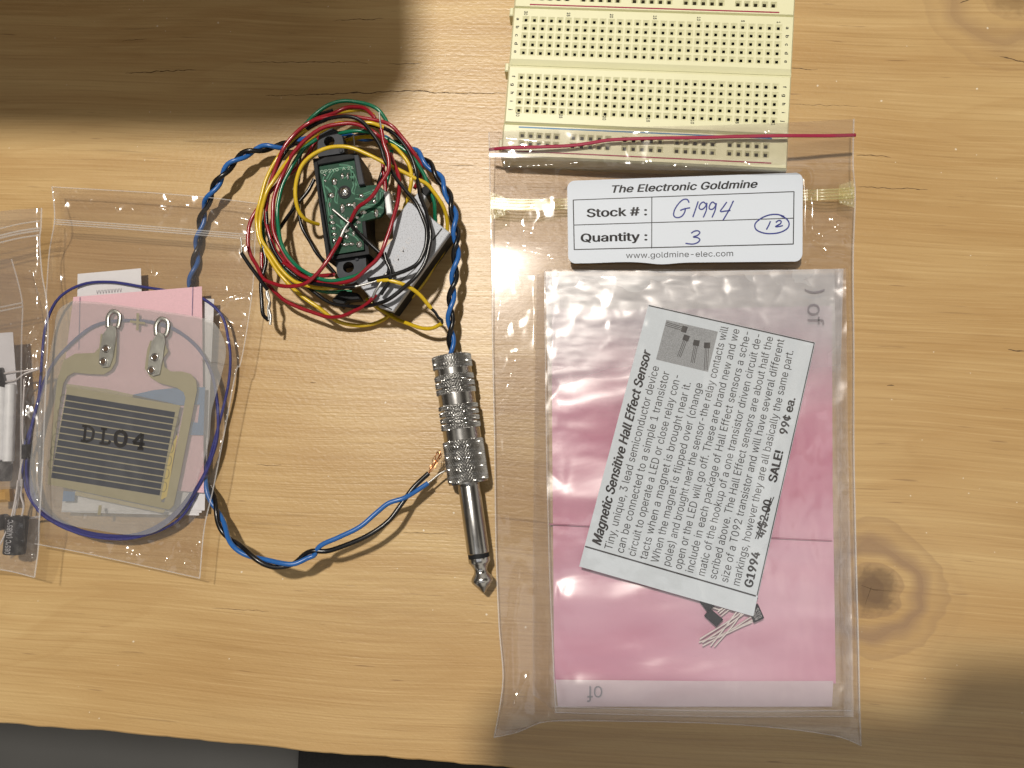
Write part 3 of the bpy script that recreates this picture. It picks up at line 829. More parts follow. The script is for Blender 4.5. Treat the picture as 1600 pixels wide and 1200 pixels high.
# screw in a black ring
V, F = lathe([(0, 1.95), (.25, 1.95), (.25, 1.45), (-.1, 1.45)], 32); c_ = Z4(714, 642, ST)
build('screw_recess', [c_ + np.array([p[0], p[2], p[1] + .02]) for p in V], F, M['dark_plastic'], s1, smooth=True, sharp=40)
V, F = lathe([(.05, 1.3), (.45, 1.3), (.8, 0.9), (.9, 0.4)], 32); scr = build('screw', [c_ + np.array([p[0], p[2], p[1] + .05]) for p in V], F, M['solder'], s1, smooth=True, sharp=40)
cm = MB()
for a in (0.6, 0.6 + math.pi / 2):
    d = np.array([math.cos(a), math.sin(a), 0]); q = np.array([-d[1], d[0], 0]); cc = c_ + np.array([0, 0, .97])
    cm.add([cc + d * .75 + q * .14, cc - d * .75 + q * .14, cc - d * .75 - q * .14, cc + d * .75 - q * .14], [(0, 1, 2, 3)])
cm.build('cross_slot', M['hole'], scr)
joints = [(650, 575, 24), (630, 662, 24), (632, 795, 16), (635, 832, 18), (645, 868, 16), (648, 905, 17), (650, 945, 20), (700, 742, 26), (742, 722, 20), (775, 724, 20), (818, 664, 18), (912, 772, 23), (830, 768, 20),
          (700, 540, 18), (735, 540, 18), (900, 660, 18), (900, 700, 16), (715, 880, 26), (725, 920, 18), (715, 970, 20), (755, 966, 18), (805, 968, 24), (800, 830, 16), (790, 800, 14), (620, 720, 14), (590, 535, 10), (592, 570, 10), (770, 900, 15), (735, 815, 15), (785, 860, 14)]
for x, y, r_ in joints:
    rm = r_ / 4 / 5.5
    V, F = lathe([(0, rm), (rm * .25, rm * .92), (rm * .6, rm * .55), (rm * .78, rm * .15)], 19); q = Z4(x, y, ST)
    e = 1 + 0.3 * math.sin(x * 7.7)
    build('solder_joint', [q + np.array([p[0] * e, p[2] / e, p[1]]) for p in V], F, M['solder'], s1, smooth=True)
cw = prism_px('connector', z4p([(958, 640), (990, 628), (1012, 775), (975, 778)]), 7, ST + .3, M['white_plastic'], s1, 0.3)
for i in range(5):
    y = 655 + i * 24
    V, F = lathe([(0, .55), (.5, .5), (.8, .25)], 10); q = Z4(1024 + (i % 2) * 22, y, 8.5)
    build('connector_pin', [q + np.array([p[0], p[2], p[1]]) for p in V], F, M['solder'], s1, smooth=True)

c0 = Z4(1080, 1030, 0)
s2 = thing('distance_sensor', (c0[0], c0[1], 0), 'infrared sensor lying with its speckled silver face up under black wires', 'sensor', 'sensors lying in the wire coil')
S2T = 12.5
face = [(1108, 702), (1190, 722), (1262, 806), (1372, 893), (1015, 1388), (930, 1360), (785, 1200), (1015, 930), (1018, 832)]
prism_px('shield', z4p(face), S2T - 2.2, S2T, M['shield'], s2, 0.25)
body2 = [(1112, 712), (1188, 730), (1262, 812), (1366, 897), (1010, 1380), (932, 1352), (795, 1200), (1022, 930), (1026, 836)]
prism_px('housing', z4p(body2), 0.3, S2T - 2.2, M['dark_plastic'], s2)
g = MB(); s2m = lambda x, y: Z4(x, y, S2T + .03)
stroke(g, s2m, [(1265, 942), (1322, 868)], 9); stroke(g, s2m, [(945, 1345), (1010, 1375)], 8); stroke(g, s2m, [(1060, 1200), (1180, 1090), (1262, 945)], 5)
g.build('panel_gap', M['hole'], s2)
tx = MB()
q2 = quad_map(*z4p([(985, 1110), (1130, 880), (1165, 905), (1030, 1140)]), 200, 44, S2T + .04)
put_text(tx, q2, '0 P R D', 0, 170, 32, 26)
tx.build('face_marking', M['cap_print'], s2)
prism_px('lens_neck', z4p([(1135, 690), (1180, 628), (1222, 668), (1192, 726)]), 4, S2T - 1.2, M['shield'], s2, 0.2)
prism_px('lens_cap', z4p([(1180, 628), (1225, 590), (1262, 612), (1222, 668)]), 4, S2T - 1.6, M['dark_plastic'], s2, 0.2)
prism_px('mounting_ear', z4p([(632, 1316), (690, 1255), (790, 1270), (815, 1310), (730, 1320), (690, 1362)]), 3.0, 6.5, M['dark_plastic'], s2, 0.3)

def W4(pts): return [Z4(*p) for p in pts]
def Z5(x, y, z): return (x, y + 720, z)
RW = 0.58
wires = [
 # owner, name, material, points (zoom units, height)
 (s1, 'yellow_wire', 'yellow', [(552, 842, 6), (510, 830, 8), (450, 790, 11), (415, 700, 13), (408, 600, 14), (440, 490, 15), (520, 400, 15.5), (620, 362, 15.5), (740, 362, 15.5), (860, 402, 15), (980, 465, 14), (1060, 500, 13), (1150, 560, 12), (1235, 605, 11), (1310, 700, 9), (1352, 820, 6), (1352, 900, 4), (1335, 1000, 2), (1240, 1160, 1.2), (1130, 1300, 1)]),
 (s2, 'yellow_wire', 'yellow', [(900, 160, 7), (830, 128, 8), (720, 135, 8), (620, 165, 9), (500, 235, 10), (370, 330, 10), (290, 440, 10), (225, 570, 10), (180, 720, 10), (165, 840, 9), (190, 950, 9), (245, 1060, 9), Z5(340, 470, 9), Z5(440, 570, 8), Z5(560, 655, 7), Z5(690, 735, 5), Z5(800, 758, 3), Z5(900, 745, 2), Z5(985, 695, 1.2), Z5(1050, 640, 1)]),
 (s2, 'yellow_wire', 'yellow', [(1085, 745, 9), (1115, 660, 11), (1130, 570, 12), (1110, 460, 12), (1050, 380, 12), (985, 325, 11), (890, 295, 9), (790, 300, 7), (700, 325, 5)]),
 (s1, 'yellow_wire', 'yellow', [(960, 235, 12), (870, 210, 13), (760, 205, 13), (660, 215, 13), (560, 262, 13), (450, 345, 12.5), (365, 435, 12), (290, 540, 11), (225, 660, 11), (185, 800, 10), (200, 940, 10), (255, 1040, 10), (330, 1130, 10), Z5(410, 485, 10), Z5(500, 513, 10), Z5(600, 518, 10), Z5(700, 512, 9)]),
 (s1, 'red_wire', 'red', [(942, 245, 19), (960, 330, 18.5), (990, 420, 18), (985, 520, 17.5), (920, 620, 17), (840, 700, 16), (790, 745, 15), (748, 826, 13)]),
 (s1, 'red_wire', 'red', [(690, 925, 13), (655, 995, 14), (610, 1070, 14.5), (545, 1160, 14.5), (480, 1205, 14), Z5(400, 505, 13), Z5(300, 508, 12), Z5(210, 465, 11), (165, 1110, 10), (115, 980, 9), (115, 880, 9), (150, 780, 9), (210, 680, 8), (330, 560, 7), (440, 460, 7), (530, 330, 7), (600, 240, 8)]),
 (s2, 'red_wire', 'red', [(905, 180, 11), (880, 150, 11), (840, 110, 10), (760, 110, 9), (660, 140, 9), (520, 195, 12), (400, 275, 12), (330, 370, 12), (285, 480, 11), (245, 620, 10), (225, 760, 9), (240, 900, 9), (290, 1020, 9), (370, 1110, 9), (470, 1150, 8), (560, 1160, 7), (655, 1158, 6)]),
 (s1, 'red_wire', 'red', [(980, 330, 12), (920, 285, 14), (860, 245, 14), (780, 213, 14), (680, 212, 14), (560, 250, 14), (450, 330, 13), (370, 430, 12), (315, 560, 11), (270, 700, 11), (265, 840, 11), (300, 970, 11), (360, 1070, 11), (440, 1140, 11), (540, 1165, 10), (640, 1160, 8)]),
 (s2, 'red_wire', 'red', [(480, 215, 12), (560, 180, 13), (660, 170, 13), (800, 175, 13), (920, 195, 13), (1010, 235, 13), (1090, 320, 12), (1150, 410, 11), (1185, 480, 9), (1185, 545, 6), (1150, 620, 4)]),
 (s2, 'red_wire', 'red', [(1000, 400, 12), (1040, 520, 14), (1052, 630, 15), (1030, 760, 16), (995, 890, 16.5), (950, 1000, 16.5), (900, 1075, 16), (830, 1140, 15.5), Z5(760, 470, 14.5), Z5(660, 490, 13.5), Z5(540, 480, 12.5), Z5(440, 440, 12), Z5(330, 360, 11)]),
 (s2, 'red_wire', 'red', [(195, 1020, 6), Z5(200, 400, 6), Z5(240, 510, 6), Z5(330, 590, 6.5), Z5(450, 652, 7), Z5(560, 690, 7.5), Z5(660, 704, 8.5), Z5(750, 682, 10), Z5(830, 638, 12.5), Z5(885, 588, 14), Z5(912, 560, 14.2)]),
 (s1, 'red_wire', 'red', [(968, 640, 9), (965, 560, 9), (955, 480, 9), (960, 400, 9)]),
 (s2, 'green_wire', 'green', [(985, 215, 9), (960, 170, 9.5), (910, 120, 10), (840, 85, 10), (740, 70, 10), (620, 100, 10), (520, 165, 10), (430, 255, 9), (360, 350, 9), (300, 460, 8), (250, 600, 7), (215, 760, 7), (210, 900, 7), (240, 1020, 7), (310, 1110, 7), Z5(420, 455, 7), Z5(520, 520, 7), Z5(640, 548, 6), Z5(760, 540, 5)]),
 (s2, 'green_wire', 'green', [(640, 290, 7), (690, 268, 11), (760, 258, 12), (860, 268, 12), (960, 300, 12), (1060, 355, 11.5), (1140, 430, 11), (1200, 520, 10), (1250, 630, 9), (1280, 730, 8), (1282, 830, 6), (1260, 930, 3)]),
 (s1, 'green_wire', 'green', [(540, 310, 9), (460, 375, 10), (390, 460, 10), (335, 570, 10), (300, 690, 10), (292, 800, 10), (310, 910, 11), (350, 1020, 11.5), (410, 1100, 12), (500, 1160, 13), (610, 1188, 13.5), (720, 1180, 14), (800, 1150, 14.5), (866, 1106, 15.2)]),
 (s1, 'green_wire', 'green', [(970, 620, 8), (985, 540, 8), (1000, 440, 9), (1010, 380, 9)]),
 (s2, 'black_wire', 'black', [(300, 420, 8), (400, 310, 9), (500, 230, 10.5), (620, 185, 14), (740, 165, 15), (830, 205, 15), (890, 275, 15), (945, 370, 15), (985, 470, 15), (1040, 560, 15.5), (1110, 650, 16), (1165, 720, 16.5), (1205, 810, 16.5), (1225, 910, 16.5), (1220, 1000, 16.5), (1170, 1080, 16.5), (1080, 1140, 16), (960, 1175, 15.5), (860, 1190, 15)]),
 (s2, 'black_wire', 'black', [(640, 130, 6), (540, 170, 8), (450, 260, 9), (350, 390, 9.5), (275, 520, 9.5), (225, 680, 9), (222, 830, 9), (262, 980, 9), (330, 1090, 9), Z5(430, 470, 9), Z5(540, 560, 9), Z5(650, 615, 9.5), Z5(760, 636, 11), Z5(860, 630, 13), Z5(960, 600, 15), Z5(1060, 540, 15.5), Z5(1160, 450, 16), Z5(1225, 340, 16), Z5(1250, 230, 16), Z5(1248, 150, 16), (1225, 780, 15), (1185, 650, 14), (1175, 560, 12), (1150, 460, 12), (1080, 340, 12), (1000, 260, 12), (900, 225, 11), (800, 200, 10)]),
 (s1, 'black_wire', 'black', [(470, 330, 5), (435, 420, 5), (425, 560, 4), (415, 690, 4), (430, 800, 4), (480, 920, 4), (560, 1040, 4.5), (655, 1150, 5)]),
 (s1, 'black_wire', 'black', [(962, 370, 9), (952, 480, 8), (935, 560, 8), (920, 610, 9)]),
 (s1, 'black_wire', 'black', [(525, 560, 3), (470, 650, 3), (395, 750, 4), (310, 865, 6), (240, 960, 7)]),
 (s1, 'black_wire', 'black', [(748, 838, 13.2), (790, 890, 14.5), (850, 950, 15), (915, 1005, 15), (965, 1050, 15), (990, 1100, 15), (985, 1150, 14.8), (965, 1165, 14.2)]),
 (s2, 'black_wire', 'black', [Z5(940, 560, 15), Z5(985, 480, 15.5), Z5(1000, 410, 16), Z5(975, 350, 16), Z5(962, 300, 16)]),
 (s2, 'black_wire', 'black', [Z5(545, 430, 10), Z5(420, 440, 11), Z5(480, 478, 12), Z5(600, 500, 14), Z5(700, 515, 15), Z5(780, 512, 15.2)][1:]),
 (s2, 'black_wire', 'black', [Z5(68, 300, 14), Z5(120, 375, 13), Z5(170, 440, 12), Z5(205, 490, 11), Z5(232, 530, 10)]),
 (s2, 'black_wire', 'black', [Z5(236, 720, 10), Z5(205, 690, 9.5), Z5(190, 600, 9), Z5(197, 500, 9), Z5(212, 400, 9), Z5(218, 330, 9), (200, 960, 9)]),
 (s2, 'yellow_wire', 'yellow', [Z5(918, 474, 15.2), Z5(1000, 474, 15.8), Z5(1095, 505, 15), Z5(1185, 570, 13), Z5(1256, 648, 11)]),
 (s2, 'yellow_wire', 'yellow', [Z5(1322, 742, 9.5), Z5(1270, 764, 8), Z5(1210, 770, 6.5), Z5(1120, 742, 4), Z5(1030, 704, 2), Z5(940, 650, 1.2), Z5(850, 585, 1.2)]),
]
for own, nm, mt, pts in wires:
    pth = catmull(W4(pts), 0.7)
    sd = (len(nm) * 31 + len(pts) * 7 + round(pts[0][0])) % 97
    for i_, p in enumerate(pth):     # small kinks
        f_ = min(1, i_ / 6, (len(pth) - 1 - i_) / 6) * 0.55
        pth[i_] = p + f_ * np.array(noise.noise_vector(Vector((p[0] / 7 + sd, p[1] / 7, p[2] / 7)))) * np.array([1, 1, 0.5])
    wire(nm, pth, RW, M[mt], own, 10, raw=True)
ends = [(s1, [(930, 140, 20.5), (934, 185, 20), (942, 248, 19)], .27), (s1, [(768, 285, 14), (775, 340, 12), (776, 400, 10)], .22), (s1, [(640, 750, 13.6), (690, 792, 13.4), (750, 840, 13.2)], .36),
        (s2, [Z5(65, 205, 14.5), Z5(70, 250, 14.3), Z5(70, 300, 14)], .26), (s2, [Z5(768, 514, 15.2), Z5(850, 495, 15.2), Z5(920, 474, 15.2)], .34),
        (s2, [Z5(225, 540, 10), Z5(232, 580, 10), Z5(248, 615, 10), Z5(240, 650, 10), Z5(252, 690, 10), Z5(248, 750, 10)], .42), (s2, [Z5(230, 530, 10), Z5(245, 600, 10.4), Z5(235, 640, 10.4), Z5(240, 720, 10)], .3),
        (s2, [Z5(975, 430, 15), Z5(940, 490, 15.4), Z5(905, 545, 15), Z5(890, 580, 14.4)], .42), (s1, [(748, 828, 13), (720, 860, 12.8), (700, 900, 12.8), (690, 925, 13)], .5)]
for own, pts, r_ in ends:
    wire('bare_wire_end', W4(pts), r_, M['tin'], own, 8)
wire('dark_solder_joint', W4([Z5(1252, 645, 11), Z5(1280, 672, 10.5), Z5(1300, 705, 10), Z5(1322, 722, 9.6), Z5(1322, 742, 9.5)]), 0.42, M['epoxy'], s2, 8)

# ------------------------------------------------------------------ plastic film
def poly_at(pts, t):
    p = np.asarray(pts, float); d = np.concatenate([[0], np.cumsum(np.linalg.norm(np.diff(p, axis=0), axis=1))]); d /= d[-1]
    return np.array([np.interp(t, d, p[:, i]) for i in range(p.shape[1])])
def crinkle(x, y, seed):
    d, _ = noise.voronoi(Vector((x, y, seed)))
    return (d[1] - d[0])
def film(name, top, right, bottom, left, nx, ny, zf, mat, parent):
    """Coons patch of four pixel polylines, height from zf(s, t, u, v)"""
    c00, c10, c11, c01 = (np.array(q, float) for q in (top[0], top[-1], bottom[-1], bottom[0]))
    Tp = [poly_at(top, i / nx) for i in range(nx + 1)]; Bt = [poly_at(bottom, i / nx) for i in range(nx + 1)]
    Lf = [poly_at(left, j / ny) for j in range(ny + 1)]; Rt = [poly_at(right, j / ny) for j in range(ny + 1)]
    V = []
    for j in range(ny + 1):
        t = j / ny
        for i in range(nx + 1):
            s = i / nx
            p = (1 - t) * Tp[i] + t * Bt[i] + (1 - s) * Lf[j] + s * Rt[j] - ((1 - s) * (1 - t) * c00 + s * (1 - t) * c10 + s * t * c11 + (1 - s) * t * c01)
            V.append(P(p[0], p[1], zf(s, t, p[0], p[1])))
    w = nx + 1
    F = [(j * w + i, (j + 1) * w + i, (j + 1) * w + i + 1, j * w + i + 1) for j in range(ny) for i in range(nx)]
    return build(name, V, F, mat, parent, smooth=True)
def seam(name, pts, zf, r, mat, parent, step=1.0):
    q = [P(u, v, zf(u, v)) for u, v in pts]
    return wire(name, q, r, mat, parent, 6, step)

def creases(u, v, segs):
    z = 0.0
    for (x0, y0, x1, y1, a, w) in segs:
        dx, dy = x1 - x0, y1 - y0; L2 = dx * dx + dy * dy
        t = ((u - x0) * dx + (v - y0) * dy) / L2
        if t < -0.2 or t > 1.2: continue
        d = abs((u - x0) * dy - (v - y0) * dx) / math.sqrt(L2)
        if d > w * 5: continue
        d += 1.6 * noise.noise(Vector((u / 14, v / 14, x0)))
        z += 1.5 * a * math.exp(-abs(d) / (1.15 * w)) * sst(-0.2, 0.15, t) * (1 - sst(0.85, 1.2, t))
    return z
BIG_CR = [(790, 415, 774, 530, .75, 6), (806, 560, 782, 640, .7, 5), (800, 400, 820, 470, .5, 5), (800, 985, 802, 1105, .9, 6), (822, 1060, 790, 1130, .8, 6), (778, 1120, 812, 1100, .6, 5),
          (812, 900, 800, 990, .6, 6), (786, 700, 792, 820, .4, 6), (800, 262, 910, 255, .9, 6), (910, 255, 945, 242, .9, 5), (1060, 262, 1130, 254, .8, 5), (1170, 258, 1215, 250, .6, 5),
          (1280, 372, 1330, 352, .8, 5), (1290, 392, 1326, 398, .7, 4), (1300, 340, 1332, 375, .6, 5), (770, 345, 850, 372, .7, 6), (785, 385, 870, 402, .6, 5), (1328, 430, 1322, 560, .6, 4), (1326, 560, 1332, 700, .5, 4),
          (1330, 720, 1326, 850, .6, 4), (1322, 860, 1334, 990, .5, 4), (1326, 1000, 1330, 1100, .6, 4), (1262, 275, 1320, 262, .4, 5), (790, 215, 860, 222, .4, 5), (1000, 206, 1120, 204, .4, 5), (1200, 204, 1236, 206, .5, 4)]
MID_CR = [(100, 305, 140, 312, .6, 5), (170, 300, 182, 330, .7, 4), (205, 312, 240, 318, .6, 4), (238, 322, 262, 330, .5, 4), (352, 318, 392, 326, .8, 5), (350, 345, 385, 352, .7, 4), (232, 405, 238, 428, .8, 4), (370, 430, 376, 460, .7, 4), (340, 470, 390, 455, .7, 5),
          (335, 500, 378, 520, .8, 5), (352, 540, 368, 590, .6, 4), (372, 560, 352, 660, .6, 4), (345, 690, 332, 770, .6, 4), (280, 872, 300, 866, 1.0, 5), (285, 880, 312, 896, .9, 5), (306, 850, 316, 900, .8, 4), (240, 870, 262, 880, .7, 5), (85, 830, 100, 842, .8, 4), (66, 836, 90, 850, .6, 4), (180, 860, 215, 868, .5, 5),
          (316, 832, 330, 790, .7, 4), (320, 500, 350, 470, .6, 4), (100, 360, 92, 440, .4, 5)]
LEFT_CR = [(64, 490, 42, 530, .9, 4), (42, 530, 44, 552, .8, 3), (46, 552, 38, 610, .9, 4), (58, 535, 72, 556, .8, 3), (36, 610, 34, 690, .7, 4), (66, 640, 62, 720, .6, 4), (60, 790, 64, 830, .7, 4), (40, 880, 52, 870, .8, 4), (10, 885, 36, 878, .5, 4), (50, 420, 56, 450, .4, 4)]
# ---- big bag with the sticker
TOP = [(764, 206), (850, 202), (950, 199), (1100, 196), (1220, 192), (1335, 186)]
RIGHT = [(1335, 186), (1334, 260), (1337, 300), (1334, 400), (1335, 550), (1335, 700), (1338, 850), (1342, 1000), (1344, 1100), (1346, 1165)]
BOT = [(772, 1152), (808, 1144), (850, 1128), (980, 1127), (1131, 1131), (1240, 1140), (1314, 1152), (1346, 1165)]
LEFT = [(764, 206), (766, 300), (768, 400), (770, 550), (773, 700), (775, 850), (780, 980), (786, 1060), (780, 1110), (772, 1152)]
def bag_h(s, t, u, v):
    h = 3.2 + 2.6 * (1 - sst(300, 420, v)) + 4.4 * (1 - sst(250, 312, v))    # draped over the board, then down to the label
    side = sst(764, 790, u) * (1 - sst(1236, 1336, u))
    h -= (1 - side) * (1 - sst(250, 420, v)) * 2.0
    h -= 1.8 * sst(412, 430, v) * (1 - sst(835, 862, u) * (1 - sst(1312, 1332, u)))
    ins = sst(835, 862, u) * (1 - sst(1312, 1332, u)) * sst(400, 432, v) * (1 - sst(1105, 1140, v))
    h += 4.3 * ins - 1.8 * sst(1115, 1150, v)
    return h
big_c = P(1050, 650)
bag = thing('zip_bag', (big_c[0], big_c[1], 0), 'large clear zip bag with a red seal line and a white stock sticker', 'plastic bag')
def wr_big(u, v):
    x, y = u / 60, v / 60
    e = 1 - sst(0, 75, u - 764) * (1 - sst(0, 40, u - 1300))    # near the side edges
    top_ = sst(205, 250, v) * (1 - sst(400, 440, v))
    c = crinkle(x * 1.1 + 0.6 * fbm(x * .7, y * .7, 3), y * 0.75, 4.0)
    z = 0.35 * fbm(x * 1.2, y * 0.8, 1.0)
    z += (0.9 * e + 0.9 * top_) * (c - .3)
    z += 0.5 * e * (1 - abs(noise.noise(Vector((x * 3.0, y * 1.3, 9.0)))) ** .6)
    return z
def zf_big(s, t, u, v):
    ed = min(1, 8 * min(s, 1 - s, t * 3 + .25, (1 - t) * 2))
    z = bag_h(s, t, u, v) + wr_big(u, v) * (0.25 + 0.75 * ed) + 0.4 + creases(u, v, BIG_CR)
    lab = sst(868, 884, u) * (1 - sst(1256, 1272, u)) * sst(262, 276, v) * (1 - sst(412, 424, v))
    z = z * (1 - lab) + min(z, 5.2 - 1.6 * (v - 270) / 140) * lab          # flat under the sticker
    if v < 262 and 775 < u < 1245: z = max(z, 9.7)
    return max(0.5, z)
film('front_film', TOP, RIGHT, BOT, LEFT, 230, 360, zf_big, M['film'], bag)
zb = lambda s, t, u, v: 0.5 + (1 - sst(250, 400, v)) * (2.4 + 6.6 * (1 - sst(250, 300, v)))
film('back_film', [(p[0], p[1] + 3) for p in TOP], RIGHT, BOT, LEFT, 60, 90, zb, M['film'], bag)
zline = lambda u, v: zf_big(0.5, 0.5, u, v) + 0.12
redl = [(765, 233.5), (792, 231), (845, 229.5), (897, 227), (925, 223), (950, 219), (1020, 216), (1090, 215), (1160, 213), (1230, 212), (1300, 212), (1337, 211)]
rv = catmull([P(u, v, zline(u, v) + .1) for u, v in redl], 1.0); V, F = tube(rv, 0.52, 8)
build('red_seal_line', [(p[0], p[1], rv[i // 8][2] + (p[2] - rv[i // 8][2]) * .35) for i, p in enumerate(V)], F, M['red_line'], bag, smooth=True)
seam('side_seam', LEFT, lambda u, v: zf_big(0, .5, u, v), 0.22, M['seam'], bag)
seam('side_seam', [(p[0] - 1, p[1]) for p in RIGHT], lambda u, v: zf_big(1, .5, u, v), 0.25, M['seam'], bag)
seam('bottom_seam', BOT, lambda u, v: 0.6, 0.18, M['seam'], bag)
zl = [(767, 318), (790, 320), (830, 321), (862, 320), (900, 319), (1000, 316), (1240, 306), (1258, 306), (1285, 305), (1310, 304), (1335, 302)]
zcol = film_mat('yellow_green_zip_film', (0.97, 0.96, 0.84), 0.14, (0.66, 0.64, 0.34), 0.25, 1.2, 0.05)
for a_, b_ in ((0, 5), (6, 10)):
    tp2 = [(u, v - 10) for u, v in zl[a_ if a_ == 0 else 6:b_ if a_ == 0 else 11]]; bt2 = [(u, v + 8) for u, v in zl[a_ if a_ == 0 else 6:b_ if a_ == 0 else 11]]
    film('zip_strip', tp2, [tp2[-1], bt2[-1]], bt2, [tp2[0], bt2[0]], 40, 6, lambda s, t, u, v: 6.2 - 2.2 * sst(858, 880, u) * (1 - sst(1260, 1278, u)), zcol, bag)
for dv in (-9, -4, 2, 7):
    q = [P(u, v + dv * 0.9, (4.2 if 860 < u < 1260 else 6.4)) for u, v in zl]
    wire('zip_rib', q, 0.17, M['zip_green'], bag, 6, 1.5)
for uu, sgn in ((770, 1), (1331, -1)):     # crushed weld at both zip ends
    mb = MB(); vv = 322 if sgn > 0 else 303
    nn = 16
    V = [P(uu + sgn * (i / nn * 24 - 4), vv + (j / nn - .5) * (44 - 16 * i / nn), 6.0 + 0.9 * crinkle(i * .42, j * .42, uu) * (1 - i / nn * .5)) for j in range(nn + 1) for i in range(nn + 1)]
    F = [(j * (nn + 1) + i, (j + 1) * (nn + 1) + i, (j + 1) * (nn + 1) + i + 1, j * (nn + 1) + i + 1) for j in range(nn) for i in range(nn)]
    build('crushed_zip_end', V, F, M['zip_green'], bag, smooth=True)
# sticker on the bag
def Z3(x, y): return (860 + x / 3.8095, 260 + y / 3.8095)
LW, LH = 1400.0, 510.0
lz = lambda s, t: 6.5 - 1.6 * t + 0.25 * math.sin(3 * s + 1) + 0.5 * (abs(t - .5) * 2) ** 4 * (0 if t > .5 else 1)
lmap = quad_map(Z3(100, 86), Z3(1503, 36), Z3(1500, 566), Z3(106, 578), LW, LH, lz)
def zpt(x, y): # zoom px -> label units through inverse bilinear (few newton steps)
    s, t = (x - 100) / 1400, (y - 60) / 510
    for _ in range(6):
        tl, tr, br, bl = (np.array(q, float) for q in ((100, 86), (1503, 36), (1500, 566), (106, 578)))
        f = (tl * (1 - s) + tr * s) * (1 - t) + (bl * (1 - s) + br * s) * t - np.array([x, y])
        Js = (tr - tl) * (1 - t) + (br - bl) * t; Jt = (bl * (1 - s) + br * s) - (tl * (1 - s) + tr * s)
        d = np.linalg.solve(np.stack([Js, Jt], 1), -f); s += d[0]; t += d[1]
    return (s * LW, t * LH)
def rounded(wd, ht, r, n=8):
    out = []
    for cx, cy, a0 in ((wd - r, r, -90), (wd - r, ht - r, 0), (r, ht - r, 90), (r, r, 180)):
        for k in range(n + 1):
            a = math.radians(a0 + 90 * k / n); out.append((cx + r * math.cos(a), cy + r * math.sin(a)))
    return out
# sticker as a rounded grid: clip columns by the corner radius
mb = MB(); nx_, ny_ = 60, 24; rr_ = 46.0
def inset(x):
    d = min(x, LW - x)
    return 0 if d >= rr_ else rr_ - math.sqrt(max(0, rr_ ** 2 - (rr_ - d) ** 2))
xs_ = sorted(set([LW * i / nx_ for i in range(nx_ + 1)] + [rr_ * (1 - math.cos(math.pi / 2 * k / 10)) for k in range(11)] + [LW - rr_ * (1 - math.cos(math.pi / 2 * k / 10)) for k in range(11)]))
Vl = []; 
tear = lambda x: 10 * math.exp(-((x - 560) / 90) ** 2) - 6 * math.exp(-((x - 330) / 150) ** 2)
for dz in (0.0, -0.12):
    for x in xs_:
        i0 = inset(x)
        for j in range(ny_ + 1):
            y = i0 + (LH + tear(x) - 2 * i0) * j / ny_
            p = lmap(x, y); Vl.append((p[0], p[1], p[2] + dz))
wq = ny_ + 1; nq = len(xs_) * wq
Fl = [(i * wq + j, i * wq + j + 1, (i + 1) * wq + j + 1, (i + 1) * wq + j) for i in range(len(xs_) - 1) for j in range(ny_)]
Fl += [tuple(nq + a for a in f[::-1]) for f in Fl]
sticker = build('stock_sticker', Vl, Fl, M['label_paper'], bag, smooth=True, sharp=40)
sm = lambda x, y: lmap(x, y, 0.04)
pr = MB()
def lz_text(txt, a, b, cap, **k):
    (x0, y0), (x1, y1) = zpt(*a), zpt(*b)
    mp_ = lambda x, y: sm(x, y + (y1 - y0) * (x - x0) / (x1 - x0))
    put_text(pr, mp_, txt, x0, x1, y0, cap, **k)
lz_text('The Electronic Goldmine', (366, 157), (1234, 126), 44, bold=0.022, shear=0.22)
lz_text('Stock # :', (216, 302), (576, 290), 50, bold=0.025)
lz_text('Quantity :', (180, 450), (578, 440), 50, bold=0.025)

lz_text('www.goldmine-elec.com', (450, 546), (1088, 534), 33, bold=0.004)
def lz_line(a, b, w): stroke(pr, sm, [zpt(*a), tuple((np.array(zpt(*a)) + np.array(zpt(*b))) / 2), zpt(*b)], w, step=25)
lz_line((136, 200), (1450, 150), 5); lz_line((142, 495), (1446, 462), 6); lz_line((136, 198), (142, 497), 6); lz_line((1450, 148), (1446, 464), 6)
lz_line((140, 349), (1447, 308), 5); lz_line((604, 183), (603, 489), 5)
pr.build('printed_text', M['ink'], sticker)
hw = MB(); hm = lambda x, y: lmap(x, y, 0.06)
for st_ in ([(826, 216), (815, 197), (790, 198), (755, 232), (736, 268), (735, 294), (752, 305), (780, 298), (798, 275), (804, 252)], [(772, 262), (800, 252), (832, 246)],
            [(880, 208), (866, 250), (848, 302)], [(928, 226), (910, 212), (890, 228), (886, 250), (902, 256), (922, 240), (932, 216)], [(932, 218), (928, 260), (910, 304)],
            [(985, 226), (965, 212), (948, 232), (946, 252), (962, 256), (980, 240), (988, 218)], [(988, 220), (980, 262), (962, 304)],
            [(1050, 212), (1030, 240), (1012, 268), (1040, 266), (1072, 262)], [(1090, 204), (1062, 262), (1028, 320)],
            [(838, 398), (856, 386), (880, 384), (890, 394), (876, 410), (850, 420), (876, 424), (890, 436), (878, 452), (850, 462), (804, 458)],
            [(1310, 326), (1300, 350), (1286, 376)], [(1342, 334), (1358, 322), (1374, 326), (1370, 340), (1340, 358), (1360, 358), (1384, 352)],
            [(1392, 298), (1350, 286), (1300, 290), (1250, 312), (1218, 344), (1222, 372), (1260, 394), (1320, 400), (1380, 388), (1416, 362), (1420, 334), (1400, 308), (1374, 296)]):
    stroke(hw, hm, [zpt(*q) for q in st_], 8.0, step=6)
hw.build('handwriting', M['pen'], sticker)

